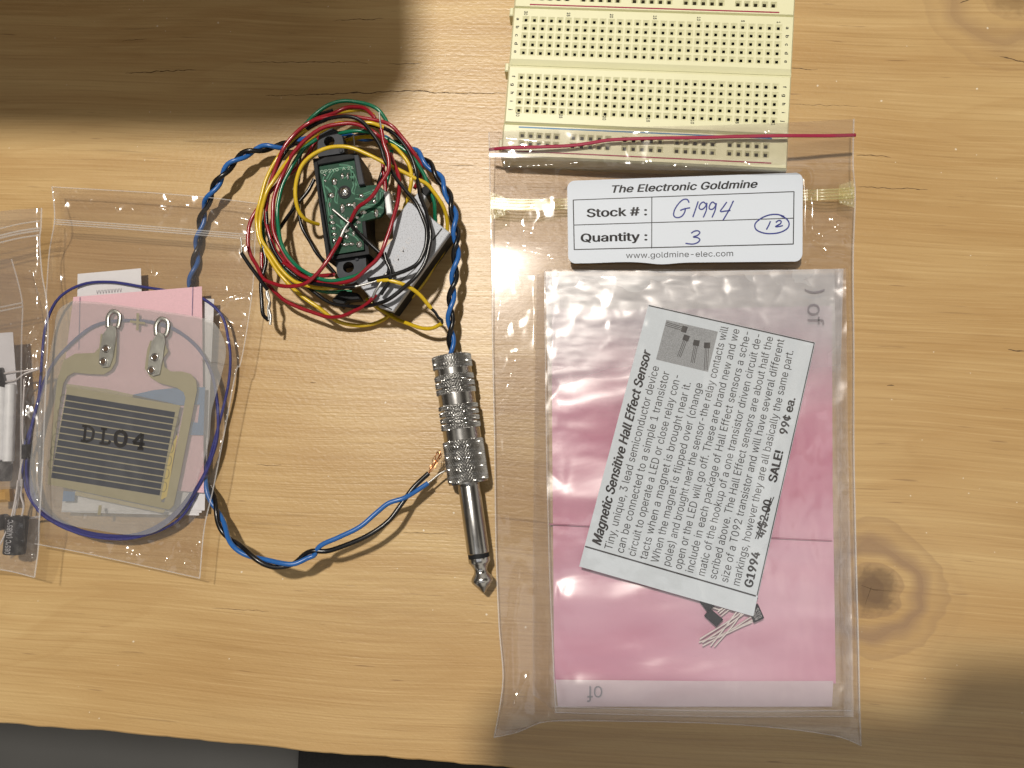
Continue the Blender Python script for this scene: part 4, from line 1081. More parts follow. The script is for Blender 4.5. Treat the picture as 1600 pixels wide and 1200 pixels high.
# ---- inner bag, pink sheet, slip, parts inside the big bag
def fold(v):
    return (0.55 * math.exp(-((v - 845) / 7) ** 2) * -1.2 + 0.5 * math.sin(v / 37.0) + 0.35 * math.sin(v / 19.0 + 1))
pc = P(1080, 780)
pink = thing('antistatic_bag', (pc[0], pc[1], 0), 'pink antistatic bag folded flat inside the large clear bag', 'antistatic bag')
pz = lambda s, t, u, v: 1.5 + 0.75 * fbm(u / 170, v / 70, 5.0, 2) + 0.16 * fold(v + 0.004 * (u - 1000)) + 0.12 * fbm(u / 40, v / 22, 8.0, 2)
film('pink_film', [(862, 482), (1000, 484), (1300, 478)], [(1300, 478), (1301, 760), (1306, 1068)], [(866, 1068), (1090, 1070), (1306, 1068)], [(862, 482), (863, 700), (866, 1068)], 110, 170, pz, M['pink'], pink)
M['hem'] = pmat('pale_pink_hem', (0.66, 0.52, 0.58), 0.4, var=0.06, trans=0.12)
film('folded_hem', [(868, 1062), (1090, 1064), (1302, 1064)], [(1302, 1064), (1300, 1104)], [(872, 1104), (1090, 1104), (1300, 1104)], [(868, 1062), (872, 1104)], 40, 12,
     lambda s, t, u, v: 1.9 + 0.2 * fbm(u / 70, v / 40, 2), M['hem'], pink)
M['silver'] = film_mat('pale_grey_film', (0.985, 0.98, 0.985), 0.62, (0.62, 0.655, 0.71), 0.36, 2.8, 0.25, 70, 0.3, True)
film('pale_flap', [(852, 424), (1080, 424), (1318, 420)], [(1318, 420), (1312, 640)], [(858, 680), (1080, 670), (1312, 640)], [(852, 424), (858, 680)], 100, 90,
     lambda s, t, u, v: 2.75 + 0.3 * fbm(u / 80, v / 26, 3.0, 3) - 0.3 * sst(.8, 1, t), M['silver'], pink)
pt = MB()
q = quad_map((1290, 455), (1290, 514), (1256, 514), (1256, 455), 59, 34, 3.2)
put_text(pt, q, ') of', -4, 52, 28, 25)
pt.build('lettering', M['grey_ink'], pink); pt = MB()
q = quad_map((944, 1100), (914, 1100), (914, 1064), (944, 1064), 30, 36, 3.0)
put_text(pt, q, 'of', 3, 27, 28, 24)
pt.build('lettering', M['grey_ink'], pink)
wire('fold_crease', [P(858, 819, 2.0), P(900, 821, 2.0), P(1000, 828, 1.9), P(1120, 836, 1.9), P(1300, 845, 2.0)], 0.22, pmat('magenta_crease', (0.36, 0.10, 0.18), 0.4), pink, 6, 1.5)

ic = P(1085, 900)
inner = thing('inner_bag', (ic[0], ic[1], 0), 'smaller clear bag wrapped around the pink sheet, its white-edged right seam crumpled', 'plastic bag')
def iz(s, t, u, v):
    top_ = 1 - sst(425, 560, v)
    ed = sst(0, .1, s) * sst(0, .06, 1 - s)
    x, y = u / 70, v / 70
    z = 3.3 + 0.40 * fbm(x * .4, y * 1.3, 12.0, 2) + 0.75 * top_ * (crinkle(x * 1.6, y * 2.2, 6.0) - .3)
    z += 0.55 * math.sin(v / 24 + 2.2 * fbm(u / 160, v / 90, 3.3, 2)) * sst(0, .05, s)
    z += (1 - sst(0, .10, s)) * 0.9 * (crinkle(x * 2.2, y * 1.1, 2.0) - .3) + sst(.90, 1.0, s) * 1.0 * (crinkle(x * 2.0, y * 1.2, 5.0) - .3)
    z += 0.35 * top_ * noise.noise(Vector((x * 2, y * 5, 3)))
    return z
film('front_film', [(850, 421), (1080, 424), (1322, 419)], [(1322, 419), (1325, 700), (1330, 900), (1334, 1118)], [(868, 1114), (1000, 1116), (1150, 1120), (1334, 1118)], [(850, 421), (853, 700), (858, 900), (868, 1114)], 150, 210, iz, M['film_inner'], inner)
seam('side_seam', [(851, 424), (854, 700), (859, 900), (868, 1112)], lambda u, v: 3.2, 0.2, M['seam'], inner)
film('seam_band', [(1304, 420), (1322, 419)], [(1322, 419), (1325, 700), (1330, 900), (1334, 1118)], [(1318, 1118), (1334, 1118)], [(1304, 420), (1308, 700), (1313, 900), (1318, 1118)], 8, 200,
     lambda s, t, u, v: 3.9 + 0.35 * crinkle(u / 24, v / 30, 3.0), M['film_left'], inner)
for vv, a, b in ((1108, 868, 1330), (1117, 866, 1334)):
    seam('bottom_seam', [(a, vv - 4), (1000, vv), (1150, vv + 3), (b, vv + 2)], lambda u, v: 3.0, 0.16, M['seam'], inner)
film('edge_band', [(838, 430), (851, 424)], [(851, 424), (854, 700), (859, 900), (868, 1112)], [(832, 1110), (868, 1112)], [(838, 430), (834, 700), (832, 900), (832, 1085)], 6, 120,
     lambda s, t, u, v: 1.4 + 1.6 * s + 0.3 * fbm(u / 20, v / 50, 1), M['film_left'], inner)

slip_c = P(1090, 720)
slip = thing('advert_slip', (slip_c[0], slip_c[1], 3), 'grey newsprint advert slip about a Hall effect sensor, lying tilted inside the big bag', 'paper slip')
PW, PH = 425.0, 282.0
slz = lambda s, t: 5.5 + 0.5 * math.sin(2.4 * t + .4) * math.sin(2.2 * s + .5)
smap = quad_map((905, 885), (1013, 476), (1274, 535), (1177, 963), PW, PH, slz)
sheet('paper', smap, PW, PH, 40, 28, M['slip_paper'], slip, 0.1)
ink = MB(); im = lambda x, y: smap(x, y, 0.05)
E = lambda s: s * PW
put_text(ink, im, 'Magnetic Sensitive Hall Effect Sensor', 40, 356, 24, 14.5, bold=0.03, shear=0.25)
body = [("Tiny, unique, 3 lead semiconductor device", .785), ("can be connected to a simple 1 transistor", .775), ("circuit to operate a LED or close relay con-", .772), ("tacts when a magnet is brought near it.", .755), ("When the magnet is flipped over (change", .762),
        ("poles) and brought near the sensor-the relay contacts will", .984), ("open or the LED will go off. These are brand new and we", .984), ("include in each package of Hall Effect sensors a sche-", .984), ("matic of the hookup of a one transistor driven circuit de-", .984),
        ("scribed above. The Hall Effect sensors are about half the", .984), ("size of a T092 transistor and will have several different", .984), ("markings, however they are all basically the same part.", .952)]
for i, (tx_, e) in enumerate(body):
    put_text(ink, im, tx_, E(.09), E(e), 43.0 + 18.85 * i, 12.6, bold=0.004)
put_text(ink, im, 'G1994', E(.095), E(.225), 270.5, 13.2, bold=0.035)
put_text(ink, im, '4/$2.00', E(.278), E(.415), 270.5, 13, bold=0.03)
put_text(ink, im, 'SALE!', E(.48), E(.595), 270.5, 13.2, bold=0.035)
put_text(ink, im, '99\u00a2 ea.', E(.655), E(.79), 270.5, 13.2, bold=0.03)
def sl(a, b, w): stroke(ink, im, [a, ((a[0] + b[0]) / 2, (a[1] + b[1]) / 2), b], w, step=8)
sl((E(.27), 262), (E(.425), 268), 2.0); sl((E(.268), 258), (E(.43), 272), 1.6)
sl((E(.077), 1), (E(.072), PH - 3), 2.4); sl((PW - 1.2, 1), (PW - 1.2, PH - 1), 1.8); sl((E(.075), PH - 1.4), (PW - 1, PH - 1.4), 1.6)
ink.build('printed_text', M['ink'], slip)
ph_ = MB(); pmap = lambda x, y: smap(x, y, 0.04)
ph_.add([pmap(*p) for p in ((344, 35), (408, 35), (408, 122), (344, 122))], [(0, 3, 2, 1)]); ph_.build('halftone_picture', M['photo_grey'], slip)
dr = MB()
for bx, by, dx_, dy_ in ((400, 68, 2, -32), (388, 74, -32, -4), (384, 92, -32, 2), (384, 110, -38, 8)):
    c_ = np.array([bx, by], float); d = np.array([dx_, dy_], float); Ld = np.linalg.norm(d); d /= Ld; nn_ = np.array([-d[1], d[0]])
    dr.add([im(*(c_ + d * a + nn_ * b)) for a, b in ((-4, -5), (5, -5), (5, 5), (-4, 5))], [(0, 1, 2, 3)]); dr.F[-1] = dr.F[-1][::-1] if area2([(0, 0), tuple(d), tuple(nn_)]) > 0 else dr.F[-1]
    for o_ in (-2.6, 0, 2.6): stroke(dr, im, [tuple(c_ + nn_ * o_), tuple(c_ + d * Ld * .5 + nn_ * o_), tuple(c_ + d * Ld + nn_ * o_)], 0.9, step=5)
dr.build('picture_detail', M['ink'], slip)

def Z5b(x, y, z): return P(900 + x / 3.75, 700 + y / 3.75, z)
GRPT = 'small black transistors under the advert slip'
def transistor(quad, leads, label, z=5.2, mark=False):
    leads = [[(x, y, zz + 1.75) for x, y, zz in q] for q in leads]
    c = Z5b(sum(p[0] for p in quad) / 4, sum(p[1] for p in quad) / 4, 2.6)
    o = thing('transistor', (c[0], c[1], 3.9), label, 'transistor', GRPT)
    V, F = prism([Z5b(x, y, z)[:2] for x, y in quad], 3.9, z, 0.25); build('body', V, F, M['epoxy'], o)
    for pts in leads: wire('lead', [Z5b(x, y, zz) for x, y, zz in pts], 0.2, M['lead'], o, 6)
    if mark:
        t_ = MB(); q = quad_map(*[(900 + x / 3.75, 700 + y / 3.75) for x, y in quad], 10, 10, z + .02)
        put_text(t_, q, '85M', 1.5, 8.5, 4.8, 3.0); put_text(t_, q, '503', 1.5, 8.5, 8.6, 3.0); t_.build('marking', M['cap_print'], o)
transistor([(1045, 1025), (1022, 965), (1068, 915), (1105, 998)], [[(1034, 1018, 2.9), (960, 1050, 2.9), (880, 1088, 2.9)], [(1034, 1008, 2.7), (900, 1075, 2.7), (740, 1160, 2.7)], [(1026, 990, 2.5), (860, 1090, 2.5), (720, 1138, 2.5)]],
           'tiny black transistor with printed markings at the right corner of the advert slip', mark=True)
transistor([(755, 987), (790, 944), (864, 1006), (824, 1050)], [[(830, 960, 2.6), (900, 900, 2.5), (960, 840, 2.4)], [(840, 970, 2.6), (910, 910, 2.5), (970, 850, 2.4)], [(850, 985, 2.6), (920, 925, 2.5), (980, 865, 2.4)]],
           'tiny plain black transistor lying fully clear below the advert slip edge')
transistor([(728, 905), (742, 880), (815, 930), (770, 958)], [[(800, 935, 2.6), (850, 945, 2.6), (880, 900, 2.5)]] + [[(960 + k, 960, 3.1 + .1 * i), (890 + k, 1055, 3.1), (800 + k * .6, 1160 + 4 * i, 3.0)] for i, k in ((0, -20), (1, 16))],
           'tiny black transistor half hidden under the lower edge of the advert slip')
transistor([(1030, 872), (1058, 862), (1070, 884), (1040, 905)], [[(1000, 930, 3.3), (930, 990, 3.2), (725, 1120, 3.1)], [(1010, 950, 3.3), (860, 1060, 3.3), (740, 1140, 3.2)]],
           'black transistor almost fully covered by the right edge of the advert slip')

# ------------------------------------------------------------------ middle bag with the membrane sensor
def z3u(x, y): return (x / 3.3333, 560 + y / 3.3333)
def z2u(x, y): return (x / 3.75, 280 + y / 3.75)
mc = P(215, 650)
mbag = thing('zip_bag', (mc[0], mc[1], 0), 'clear zip bag holding a printed membrane, blue wire and folded papers', 'plastic bag')
MT = [z2u(305, 45), z2u(600, 62), z2u(900, 80), z2u(1210, 106), z2u(1510, 142)]
MR = [z2u(1510, 142), z2u(1495, 345), z2u(1480, 640), z2u(1400, 1100), z3u(1240, 40), z3u(1170, 380), z3u(1110, 680), z3u(1065, 880), z3u(1040, 1145)]
MBt = [z3u(180, 965), z3u(420, 1010), z3u(700, 1070), z3u(1040, 1145)]
ML = [z2u(305, 45), z2u(320, 235), z2u(290, 420), z2u(270, 700), z2u(250, 1050), z3u(200, 500), z3u(180, 965)]
def zf_mid(s, t, u, v):
    x, y = u / 60, v / 60
    base = 6.0 + 2.8 * sst(.12, .3, t) - 2.0 * sst(.86, 1.0, t)
    if u < 85: base = min(base, 4.5 + 3.5 * sst(60, 100, u))
    e = max(1 - sst(0, .14, 1 - s), 1 - sst(0, .2, t), sst(.8, 1, t))
    z = base + 0.3 * fbm(x, y, 21.0) + e * 1.7 * (crinkle(x * 1.35 + .4 * fbm(x, y, 2), y * 1.2, 14.0) - .3) + 0.5 * e * noise.noise(Vector((x * 3, y * 3, 5)))
    z += creases(u, v, MID_CR)
    inside = sst(50, 70, u) * (1 - sst(355, 372, u)) * sst(425, 445, v) * (1 - sst(840, 855, v))
    return max(z, 3.0 + 5.4 * inside)
film('front_film', MT, MR, MBt, ML, 150, 260, zf_mid, M['film'], mbag)
film('back_film', MT, MR, MBt, ML, 40, 60, lambda s, t, u, v: 3.5, M['film'], mbag)
seam('side_seam', MR, lambda u, v: zf_mid(1, .5, u, v), 0.2, M['seam'], mbag)
seam('side_seam', ML[:4], lambda u, v: zf_mid(0, .5, u, v), 0.2, M['seam'], mbag)
seam('bottom_seam', MBt, lambda u, v: 5.6, 0.18, M['seam'], mbag)
seam('top_hem', MT, lambda u, v: 7.0, 0.16, M['seam'], mbag)
for dv in (0, 3.5, 7):
    seam('zip_rib', [(z2u(318, 240)[0], 343 + dv), (200, 351 + dv), (300, 359 + dv), (z2u(1485, 330)[0], 367 + dv)], lambda u, v: 8.0, 0.22, M['zip_film'], mbag)

pz0 = 3.9
def paper_thing(name, corners, z, mat, label, cat, group=None):
    c = P(*np.mean(corners, axis=0), z)
    mp_ = quad_map(*corners, 10, 10, lambda s, t: z + 0.25 * math.sin(3 * s + t * 2))
    o = sheet(name, mp_, 10, 10, 12, 12, mat, None, 0.1)
    return tag(o, label, cat, group), mp_
wp, wmap = paper_thing('paper_sheet', [z2u(455, 555), z2u(825, 522), z2u(860, 1500), z2u(440, 1520)], pz0 + .2, M['white_paper'], 'white paper with a notched top edge at the top of the middle bag', 'paper', 'papers in the middle bag')
wpt = MB(); put_text(wpt, lambda x, y: wmap(x, y, .05), 'Membrane', 3, 7.4, 1.35, .3); wpt.F and [wpt.V.__setitem__(i, p) for i, p in enumerate(wpt.V)]
wpt = MB()
for i in range(9): stroke(wpt, lambda x, y: wmap(x, y, .05), [(3 + i * .45, 1.1), (3.15 + i * .45, 1.3), (3.3 + i * .45, 1.1)], .07, step=.05)
wpt.build('faint_print', M['grey_ink'], wp)
paper_thing('paper_sheet', [z2u(1195, 700), z2u(1255, 702), z3u(1070, 690), z3u(1000, 700)], pz0 + .1, M['white_paper'], 'white paper edge showing right of the pink sheet in the middle bag', 'paper', 'papers in the middle bag')
for i, (dx, dy) in enumerate(((0, 0), (-16, 12), (-30, 26))):
    paper_thing('paper_sheet', [z3u(330 + 10 * i, 700), z3u(1070 + dx, 600), z3u(1066 + dx, 792 + dy), z3u(320, 795 + dy * .2)], pz0 - .05 + .25 * (2 - i), M['white_paper'],
                ('white folded sheet, topmost of the three stacked below the pink sheet', 'white folded sheet, middle one of the three below the pink sheet', 'white folded sheet sticking out lowest under the pink sheet')[i], 'paper', 'papers in the middle bag')
pk, kmap = paper_thing('pink_sheet', [z2u(430, 690), z2u(1183, 628), z3u(1062, 700), z3u(260, 640)], 5.75, M['pink_paper'], 'pink paper sheet behind the membrane in the middle bag', 'paper')
pkp = MB()
bl = lambda pts: [P(*z3u(x, y), 6.12) for x, y in pts]
pkp.add(bl([(690, 190), (800, 165), (950, 150), (1068, 150), (1060, 400), (985, 398), (992, 330), (1030, 335), (1040, 240), (930, 245), (700, 215)]), [tuple(range(11))[::-1]])
pkp.build('blue_print', M['print_blue'], pk); pkp = MB()
pkp.add(bl([(330, 690), (390, 695), (388, 745), (325, 745)]), [(3, 2, 1, 0)])
pkp.build('blue_print', M['print_blue'], pk)
po_ = MB(); po_.add(bl([(345, 132), (560, 160), (900, 235), (900, 262), (560, 190), (345, 160)]), [tuple(range(6))[::-1]])
po_.build('ochre_print', M['print_ochre'], pk); po_ = MB()
po_.add(bl([(395, 690), (860, 790), (850, 806), (390, 712)]), [(3, 2, 1, 0)]); po_.build('ochre_print', M['print_ochre'], pk)
lp = MB()
for xa, ya, xb, yb in ((1130, 632, 1125, 800), (468, 690, 462, 1000)):
    p_ = [z2u(xa, ya), z2u((xa + xb) / 2, (ya + yb) / 2), z2u(xb, yb)]; lp = MB(); stroke(lp, lambda x, y: P(x, y, 6.1), p_, .7, step=3); lp.build('ruled_line', M['pen'], pk)

# blue hook-up wire coil
cw_c = P(208, 660)
cpts_o = [z2u(1340, 950), z2u(1300, 800), z2u(1190, 700), z2u(1060, 668), z2u(930, 645), z2u(850, 633), z2u(640, 602), z2u(480, 617), z2u(350, 692), z2u(290, 790), z2u(262, 900), z3u(195, 250), z3u(120, 500), z3u(140, 690), z3u(210, 800), z3u(340, 885), z3u(500, 925), z3u(650, 932), z3u(780, 915), z3u(930, 840), z3u(1010, 730), z3u(1075, 600), z3u(1135, 350), z3u(1185, 150), z2u(1345, 1180)]
turns = [P(u, v, 5.0) for u, v in [(322, 745), (328, 715), (343, 660), (357, 600), (360, 560)] + cpts_o[:-4]]
ring_ = [(338, 690), (312, 752), (268, 808), (215, 836), (150, 836), (100, 820), (62, 794), (45, 742), (48, 680), (62, 620), (80, 575), (101, 547), (149, 509), (208, 501), (267, 512), (307, 541), (330, 580), (340, 635)]
for k in range(6):
    rr = random.Random(60 + k)
    for u, v in ring_:
        low = sst(640, 800, v); j = rr.random()
        f_ = 1 + (0.012 * (j - .5) if low < .5 else 0.030 * (k / 5 - .35)) 
        turns.append(P(205 + (u - 205) * f_, 665 + (v - 665) * f_, 4.6 + 0.22 * k + 0.3 * j if v > 560 else 6.35 + 0.1 * j))
tag(wire('wire_coil', turns, 0.43, M['navy'], None, 8, 1.5), 'loose coil of dark blue wire around the papers in the middle bag', 'wire coil')

# membrane sensor
mem_c = P(205, 650)
mem = thing('membrane_sensor', (mem_c[0], mem_c[1], 6.8), 'milky membrane printed with a khaki and black comb marked DL04', 'sensor')
plate_o = [(112, 470), (150, 472), (215, 481), (317, 497), (333, 503), (347, 524), (353, 548), (345, 590), (331, 640), (326, 690), (312, 740), (298, 775), (272, 810), (240, 832), (205, 836), (150, 828), (100, 818), (72, 803), (50, 780), (46, 740), (55, 660), (70, 590), (82, 530), (92, 484)]
pp = catmull([(u, v, 0) for u, v in plate_o + plate_o[:1]], 4.0)[:-1]
ZP = 7.4
prism_px('membrane', [(p[0], p[1]) for p in pp], ZP - .2, ZP, M['plate'], mem)
def flat(name, polys, z, mat, parent, to=z3u):
    mb = MB()
    for poly in polys:
        V = [P(*to(x, y), z) for x, y in poly]
        o = tuple(range(len(V)))
        if area2([(p[0], p[1]) for p in V]) < 0: o = o[::-1]
        mb.add(V, [o])
    return mb.build(name, mat, parent)
z2b = lambda x, y: (x * 3.3333 / 3.75, (280 + y / 3.75 - 560) * 3.3333)
armL = [z2b(590, 905), z2b(582, 985), z2b(552, 1018), z2b(440, 1022), z2b(372, 1062), z2b(335, 1180), (290, 180), (262, 480), (247, 655), (262, 662), (300, 300), (330, 130), (352, 92), (385, 74), (470, 82), (540, 84), (580, 60), (602, 20), z2b(684, 1000), z2b(684, 930)]
armR = [z2b(880, 945), z2b(862, 1000), z2b(848, 1110), (760, 62), (785, 102), (830, 128), (920, 152), (955, 175), (966, 205), (952, 290), (900, 560), (850, 770), (885, 785), (905, 765), (940, 600), (1026, 165), (1022, 115), (995, 82), (950, 68), (890, 68), (858, 45), (848, 0), z2b(985, 1010), z2b(965, 960)]
plus1 = [z2b(800, 785), z2b(815, 785), z2b(812, 885), z2b(797, 885)]; plus2 = [z2b(762, 826), z2b(850, 838), z2b(849, 852), z2b(761, 840)]
plus3 = [(514, 765), (530, 765), (524, 815), (508, 815)]
flat('electrode', [armL, armR, plus1, plus3], ZP + .06, M['khaki'], mem)
flat('electrode', [[(247, 655), (262, 650), (885, 756), (882, 788)]], ZP + .045, M['khaki'], mem)
flat('registration_mark', [plus2], ZP + .075, M['khaki'], mem)
flat('comb_backing', [[(350, 145), (940, 245), (900, 420), (840, 748), (262, 655), (300, 420)]], ZP + .03, M['khaki'], mem)
exq = np.array([565.0, 92.0]); eyq = np.array([-82.0, 440.0]); o_q = np.array([347.0, 186.0])
nb = 13; bars = []; 
for i in range(nb):
    a = i / nb + 0.004; b_ = (i + 1) / nb - 0.010
    bars.append([tuple(o_q + eyq * a), tuple(o_q + exq + eyq * a), tuple(o_q + exq + eyq * b_), tuple(o_q + eyq * b_)])
flat('carbon_bar', bars, ZP + .09, M['carbon'], mem)
outl = MB(); outr = MB(); om = lambda x, y: P(*z3u(x, y), ZP + .095)
M['khaki_dark'] = pmat('dark_khaki_outline', (0.135, 0.13, 0.085), 0.5)
for i in range(0, nb - 1, 2):     # rounded ends of the comb fingers
    a = (i + .2) / nb; b_ = (i + 1.4) / nb
    p0 = o_q + eyq * a; p1 = o_q + eyq * b_; dv = exq / np.linalg.norm(exq)
    stroke(outl, om, [tuple(p0), tuple(p0 - dv * 20), tuple((p0 + p1) / 2 - dv * 30), tuple(p1 - dv * 20), tuple(p1)], 3.0, step=5)
    if i < 3 or True:
        a = (i + .8) / nb; b_ = (i + 2.2) / nb; p0 = o_q + exq + eyq * a; p1 = o_q + exq + eyq * min(1, b_)
        stroke(outr, om, [tuple(p0), tuple(p0 + dv * 20), tuple((p0 + p1) / 2 + dv * 28), tuple(p1 + dv * 20), tuple(p1)], 3.0, step=5)
for k_ in (outl, outr): k_.build('finger_outline', M['khaki_dark'], mem)
flat('ochre_strip', [[(915, 400), (925, 402), (868, 720), (845, 735), (838, 730), (878, 520)]], ZP + .08, M['print_ochre'], mem)
lt = MB(); lm = quad_map(z3u(425, 342), z3u(760, 390), z3u(748, 478), z3u(415, 436), 335, 92, ZP + .13)
def serif(mb, strokes, w):
    for s_ in strokes: stroke(mb, lm, s_, w, step=4)
def seg(a, b): return [a, ((a[0] + b[0]) / 2, (a[1] + b[1]) / 2), b]
serif(lt, [seg((22, 6), (22, 84)), seg((4, 8), (40, 6)), seg((4, 84), (40, 84)), [(38, 6), (62, 22), (66, 46), (60, 70), (38, 84)],
           seg((118, 6), (118, 84)), seg((102, 8), (134, 8)), seg((102, 84), (150, 84)), seg((150, 84), (156, 64))], 14)
serif(lt, [[(206, 6), (186, 22), (182, 46), (188, 72), (208, 86), (230, 74), (236, 46), (230, 20), (206, 6)]], 19)
serif(lt, [seg((318, 4), (318, 86)), seg((316, 6), (276, 60)), seg((276, 60), (336, 60)), seg((302, 86), (334, 86))], 18)
M['stamp'] = pmat('black_stamp_ink', (0.004, 0.004, 0.005), 0.6, spec=0.15)
lt.build('lettering', M['stamp'], mem)
def terminal(pts, z, holes):
    V, F = prism([P(*z2u(x, y), z)[:2] for x, y in pts[0]], z - .3, z, .08)
    o = build('terminal', V, F, M['brass'], mem)
    # slotted loop
    ring = catmull([P(*z2u(x, y), z) for x, y in pts[1]], .3)
    V, F = tube(ring, 0.62, 8); build('loop', [(p[0], p[1], z - .1 + (p[2] - z) * .3) for p in V], F, M['brass'], o, smooth=True)
    for x, y in holes:
        c = P(*z2u(x, y), z)
        V, F = lathe([(0, 1.25), (.3, 1.2), (.42, 1.0), (.35, .78), (.05, .70)], 24); build('eyelet', [c + np.array([p[0], p[2], p[1]]) for p in V], F[:-2], M['nickel'], o, smooth=True, sharp=50)
        V, F = lathe([(.0, .72), (.04, .72)], 20); build('eyelet_hole', [c + np.array([p[0], p[2], p[1]]) for p in V], F, M['crack'], o)
    return o
terminal(([(622, 880), (632, 850), (680, 865), (682, 910), (662, 1040), (640, 1100), (600, 1105), (578, 1080), (582, 1020), (600, 910)],
          [(628, 868), (632, 800), (660, 772), (694, 790), (692, 850), (682, 872)]), ZP + .45, [(622, 994), (606, 1068)])
terminal(([(905, 925), (918, 895), (962, 905), (968, 955), (950, 1070), (935, 1145), (895, 1155), (865, 1130), (868, 1060), (885, 955)],
          [(912, 915), (912, 850), (940, 816), (978, 832), (975, 900), (962, 918)]), ZP + .45, [(908, 1043), (888, 1120)])

# ------------------------------------------------------------------ left bag with loose components
lc = P(20, 620)
lbag = thing('zip_bag', (lc[0], lc[1], 0), 'milky zip bag at the left edge filled with capacitors and white paper', 'plastic bag')
LT = [(-160, 345), (-60, 335), (0, 330), (30, 327), (65, 325)]
LR = [(65, 325), (64, 356), (62, 372), (66, 430), (73, 470), (75, 510), (73, 570), (70, 640), (66, 740), (61, 820), (60, 855), (54, 902)]
LB = [(-160, 885), (0, 890), (54, 902)]
LL = [(-160, 345), (-160, 885)]
def zf_left(s, t, u, v):
    x, y = u / 45, v / 45
    base = 10.5 + 1.5 * sst(.2, .5, t) - 3 * sst(.9, 1, t)
    e = sst(10, 60, u); base += creases(u, v, LEFT_CR)
    return base - 1.5 * sst(55, 75, u) + 0.35 * fbm(x, y, 31.0) + (0.5 + e) * 1.0 * (crinkle(x * 1.1, y * .9, 24.0) - .3) * sst(430, 520, v) + 0.3 * crinkle(x, y, 2)
film('front_film', LT, LR, LB, LL, 110, 220, zf_left, M['film_left'], lbag)
film('back_film', LT, LR, LB, LL, 20, 40, lambda s, t, u, v: 5.2, M['film_left'], lbag)
seam('side_seam', LR, lambda u, v: zf_left(1, .5, u, v), 0.22, M['seam'], lbag)
seam('bottom_seam', LB, lambda u, v: 8.0, 0.2, M['seam'], lbag)
for dv, r_ in ((0, .2), (11, .3), (15, .3), (22, .25)):
    seam('zip_rib', [(-160, 398 + dv), (0, 357 + dv), (30, 350 + dv), (62, 345 + dv)], lambda u, v: 11.6, r_, M['zip_film'], lbag)
ib_c = P(0, 560)
ibag = thing('zip_bag', (ib_c[0], ib_c[1], 6), 'small clear zip bag nested inside the milky bag at the left edge', 'plastic bag')
film('film', [(-120, 400), (18, 405)], [(18, 405), (28, 440), (35, 475), (34, 520), (33, 620), (32, 760)], [(-120, 760), (32, 760)], [(-120, 400), (-120, 760)], 40, 90, lambda s, t, u, v: 9.0 + .6 * crinkle(u / 22, v / 26, 7), M['film_left'], ibag)
seam('side_seam', [(18, 405), (28, 440), (35, 475), (34, 520), (33, 620), (32, 760)], lambda u, v: 9.6, .22, M['seam'], ibag)
for dv in (0, 6): seam('zip_rib', [(-120, 500 + dv), (0, 480 + dv), (35, 473 + dv)], lambda u, v: 9.9, .28, M['zip_film'], ibag)
paper_thing('paper_sheet', [(-60, 524), (20, 519), (27, 615), (-60, 620)], 8.2, M['white_paper'], 'white paper square in the nested bag at the left edge', 'paper')
paper_thing('paper_sheet', [(-60, 588), (26, 592), (20, 725), (-60, 730)], 6.6, M['white_paper'], 'white paper strip below the white square in the nested bag at the left edge', 'paper')
def capacitor(a, b, r, label, z=6.0):
    pa_, pb_ = P(*a, z), P(*b, z); d = pb_ - pa_; Ld = np.linalg.norm(d); d /= Ld; q = np.array([-d[1], d[0], 0])
    o = thing('capacitor', ((pa_ + pb_) / 2 * np.array([1, 1, 0])), label, 'capacitor', 'black capacitors in the left bag')
    V, F = lathe([(0, r * .8), (.15, r), (.8, r), (1.2, r * .93), (1.6, r), (Ld - .4, r), (Ld - .1, r * .93), (Ld, r * .8)], 32)
    build('body', [pa_ + d * p[1] - q * p[0] + np.array([0, 0, 1.0]) * p[2] for p in V], F, M['cap_sleeve'], o, smooth=True, sharp=40)
    for k in (-1, 1):
        p0 = pa_ + q * k * r * .4; wire('lead', [p0 + d * .3, p0 - d * 3 + q * .3, p0 - d * 6 - q * k * .8, p0 - d * 11 - q * k * 1.1], .28, M['lead'], o, 6)
    return o, pa_, pb_, d, q, Ld
cap, pa_, pb_, d, q, Ld = capacitor((28, 806), (22, 866), 3.0, 'black capacitor printed with a temperature at the bottom of the left bag')
ct = MB(); rc_ = 3.03
def cmap(x, y):   # x along the body from its far end, y across
    a = y / rc_
    return pb_ - d * x + q * (rc_ * math.sin(a)) * -1 * -1 + np.array([0, 0, 1.0]) * rc_ * math.cos(a)
put_text(ct, cmap, '085\u00b0C (M)85\u00b0C', 0.5, Ld - .9, 0.85, 1.7)
ct.build('printed_text', M['cap_print'], cap)
def sleeve(a, b, r, label, z):
    pa_, pb_ = P(*a, z), P(*b, z); d = pb_ - pa_; Ld = np.linalg.norm(d); d /= Ld; q = np.array([-d[1], d[0], 0])
    V, F = lathe([(0, r * .7), (.3, r), (Ld - .3, r), (Ld, r * .7)], 28)
    tag(build('plastic_sleeve', [pa_ + d * p[1] - q * p[0] + np.array([0, 0, 1.0]) * p[2] for p in V], F, M['white_plastic'], None, smooth=True, sharp=40), label, 'sleeve')
sleeve((17, 600), (13, 722), 1.5, 'thin white plastic tube running upright at the right side of the nested bag', 8.6)
sleeve((2, 602), (0, 720), 1.7, 'white plastic tube cut by the left frame edge, over the white strip', 8.6)
capacitor((6, 712), (4, 752), 2.4, 'dark upright capacitor below the white tubes at the left edge', 6.5)
capacitor((8, 590), (-14, 596), 3.2, 'black capacitor lying across the white paper at the left edge', 8.5)
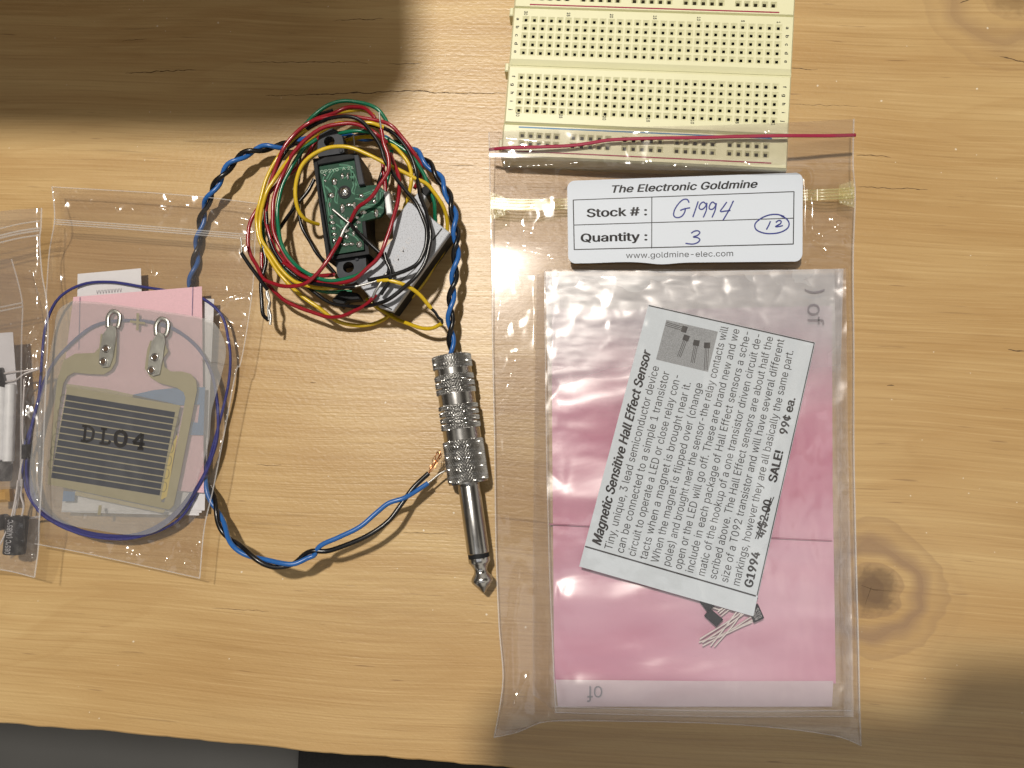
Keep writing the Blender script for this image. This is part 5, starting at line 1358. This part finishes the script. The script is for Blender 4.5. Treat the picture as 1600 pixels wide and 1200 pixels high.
capacitor((10, 815), (-10, 818), 2.4, 'small black capacitor half out of frame beside the printed capacitor', 4.5)
o = thing('diode', P(36, 706, 5), 'small black diode with wire leads at the right of the nested bag', 'diode')
V, F = prism(pxpoly([(32, 695), (41, 694), (40, 716), (32, 717)], 8), 5.2, 8.0, .3); build('body', V, F, M['epoxy'], o)
wire('lead', [P(36, 694, 6.8), P(35, 660, 6.8), P(37, 620, 7), P(38, 590, 7)], .25, M['lead'], o, 6); wire('lead', [P(35, 717, 6.8), P(30, 745, 6.8), P(28, 780, 6.6), P(26, 795, 6.4)], .25, M['lead'], o, 6)
o = thing('resistor', P(4, 780, 5), 'amber resin component at the bottom left of the nested bag', 'resistor')
V, F = prism(pxpoly([(-12, 766), (13, 764), (14, 784), (-12, 786)], 7), 4.6, 7.4, .8); build('body', V, F, M['amber'], o)
wire('lead', [P(28, 750, 7.4), P(24, 780, 7.6), P(14, 820, 8.4), P(0, 850, 8.4), P(-12, 862, 8)], .26, M['lead'], o, 6)

# ------------------------------------------------------------------ what throws the soft shade: an unseen blocker added past the far edge and the phone taking the picture
TH = 206.0; kk = LAMP.z / MM / (LAMP.z / MM - TH)
sh = [(652, -60), (657, 60), (655, 118), (640, 150), (612, 176), (570, 196), (510, 208), (430, 214), (300, 216), (160, 214), (-60, 209), (-160, 200), (-160, -180), (652, -180)]
lx, ly = LAMP.x / MM, LAMP.y / MM
tp_ = [(lx + (P(u, v)[0] - lx) / kk, ly + (P(u, v)[1] - ly) / kk) for u, v in sh]  # added blocker's outline, projected back from the shade it should throw
cv, cf = prism(tp_, 0, TH, 2.0)
tag(build('shade_blocker', cv, cf, M['box']), 'unseen added tub past the far left edge, seen only by its shade', 'blocker')
pv, pf = prism([(-55 + 6, 22), (38, 22), (46, 32), (92, 34), (98, 28), (98, -56), (92, -62), (-49, -62), (-55, -56), (-55, 16)], 231, 240, 1.5)
tag(build('phone', pv, pf, M['phone']), 'dark phone held above the table, seen only by its shade along the near right edge', 'phone')
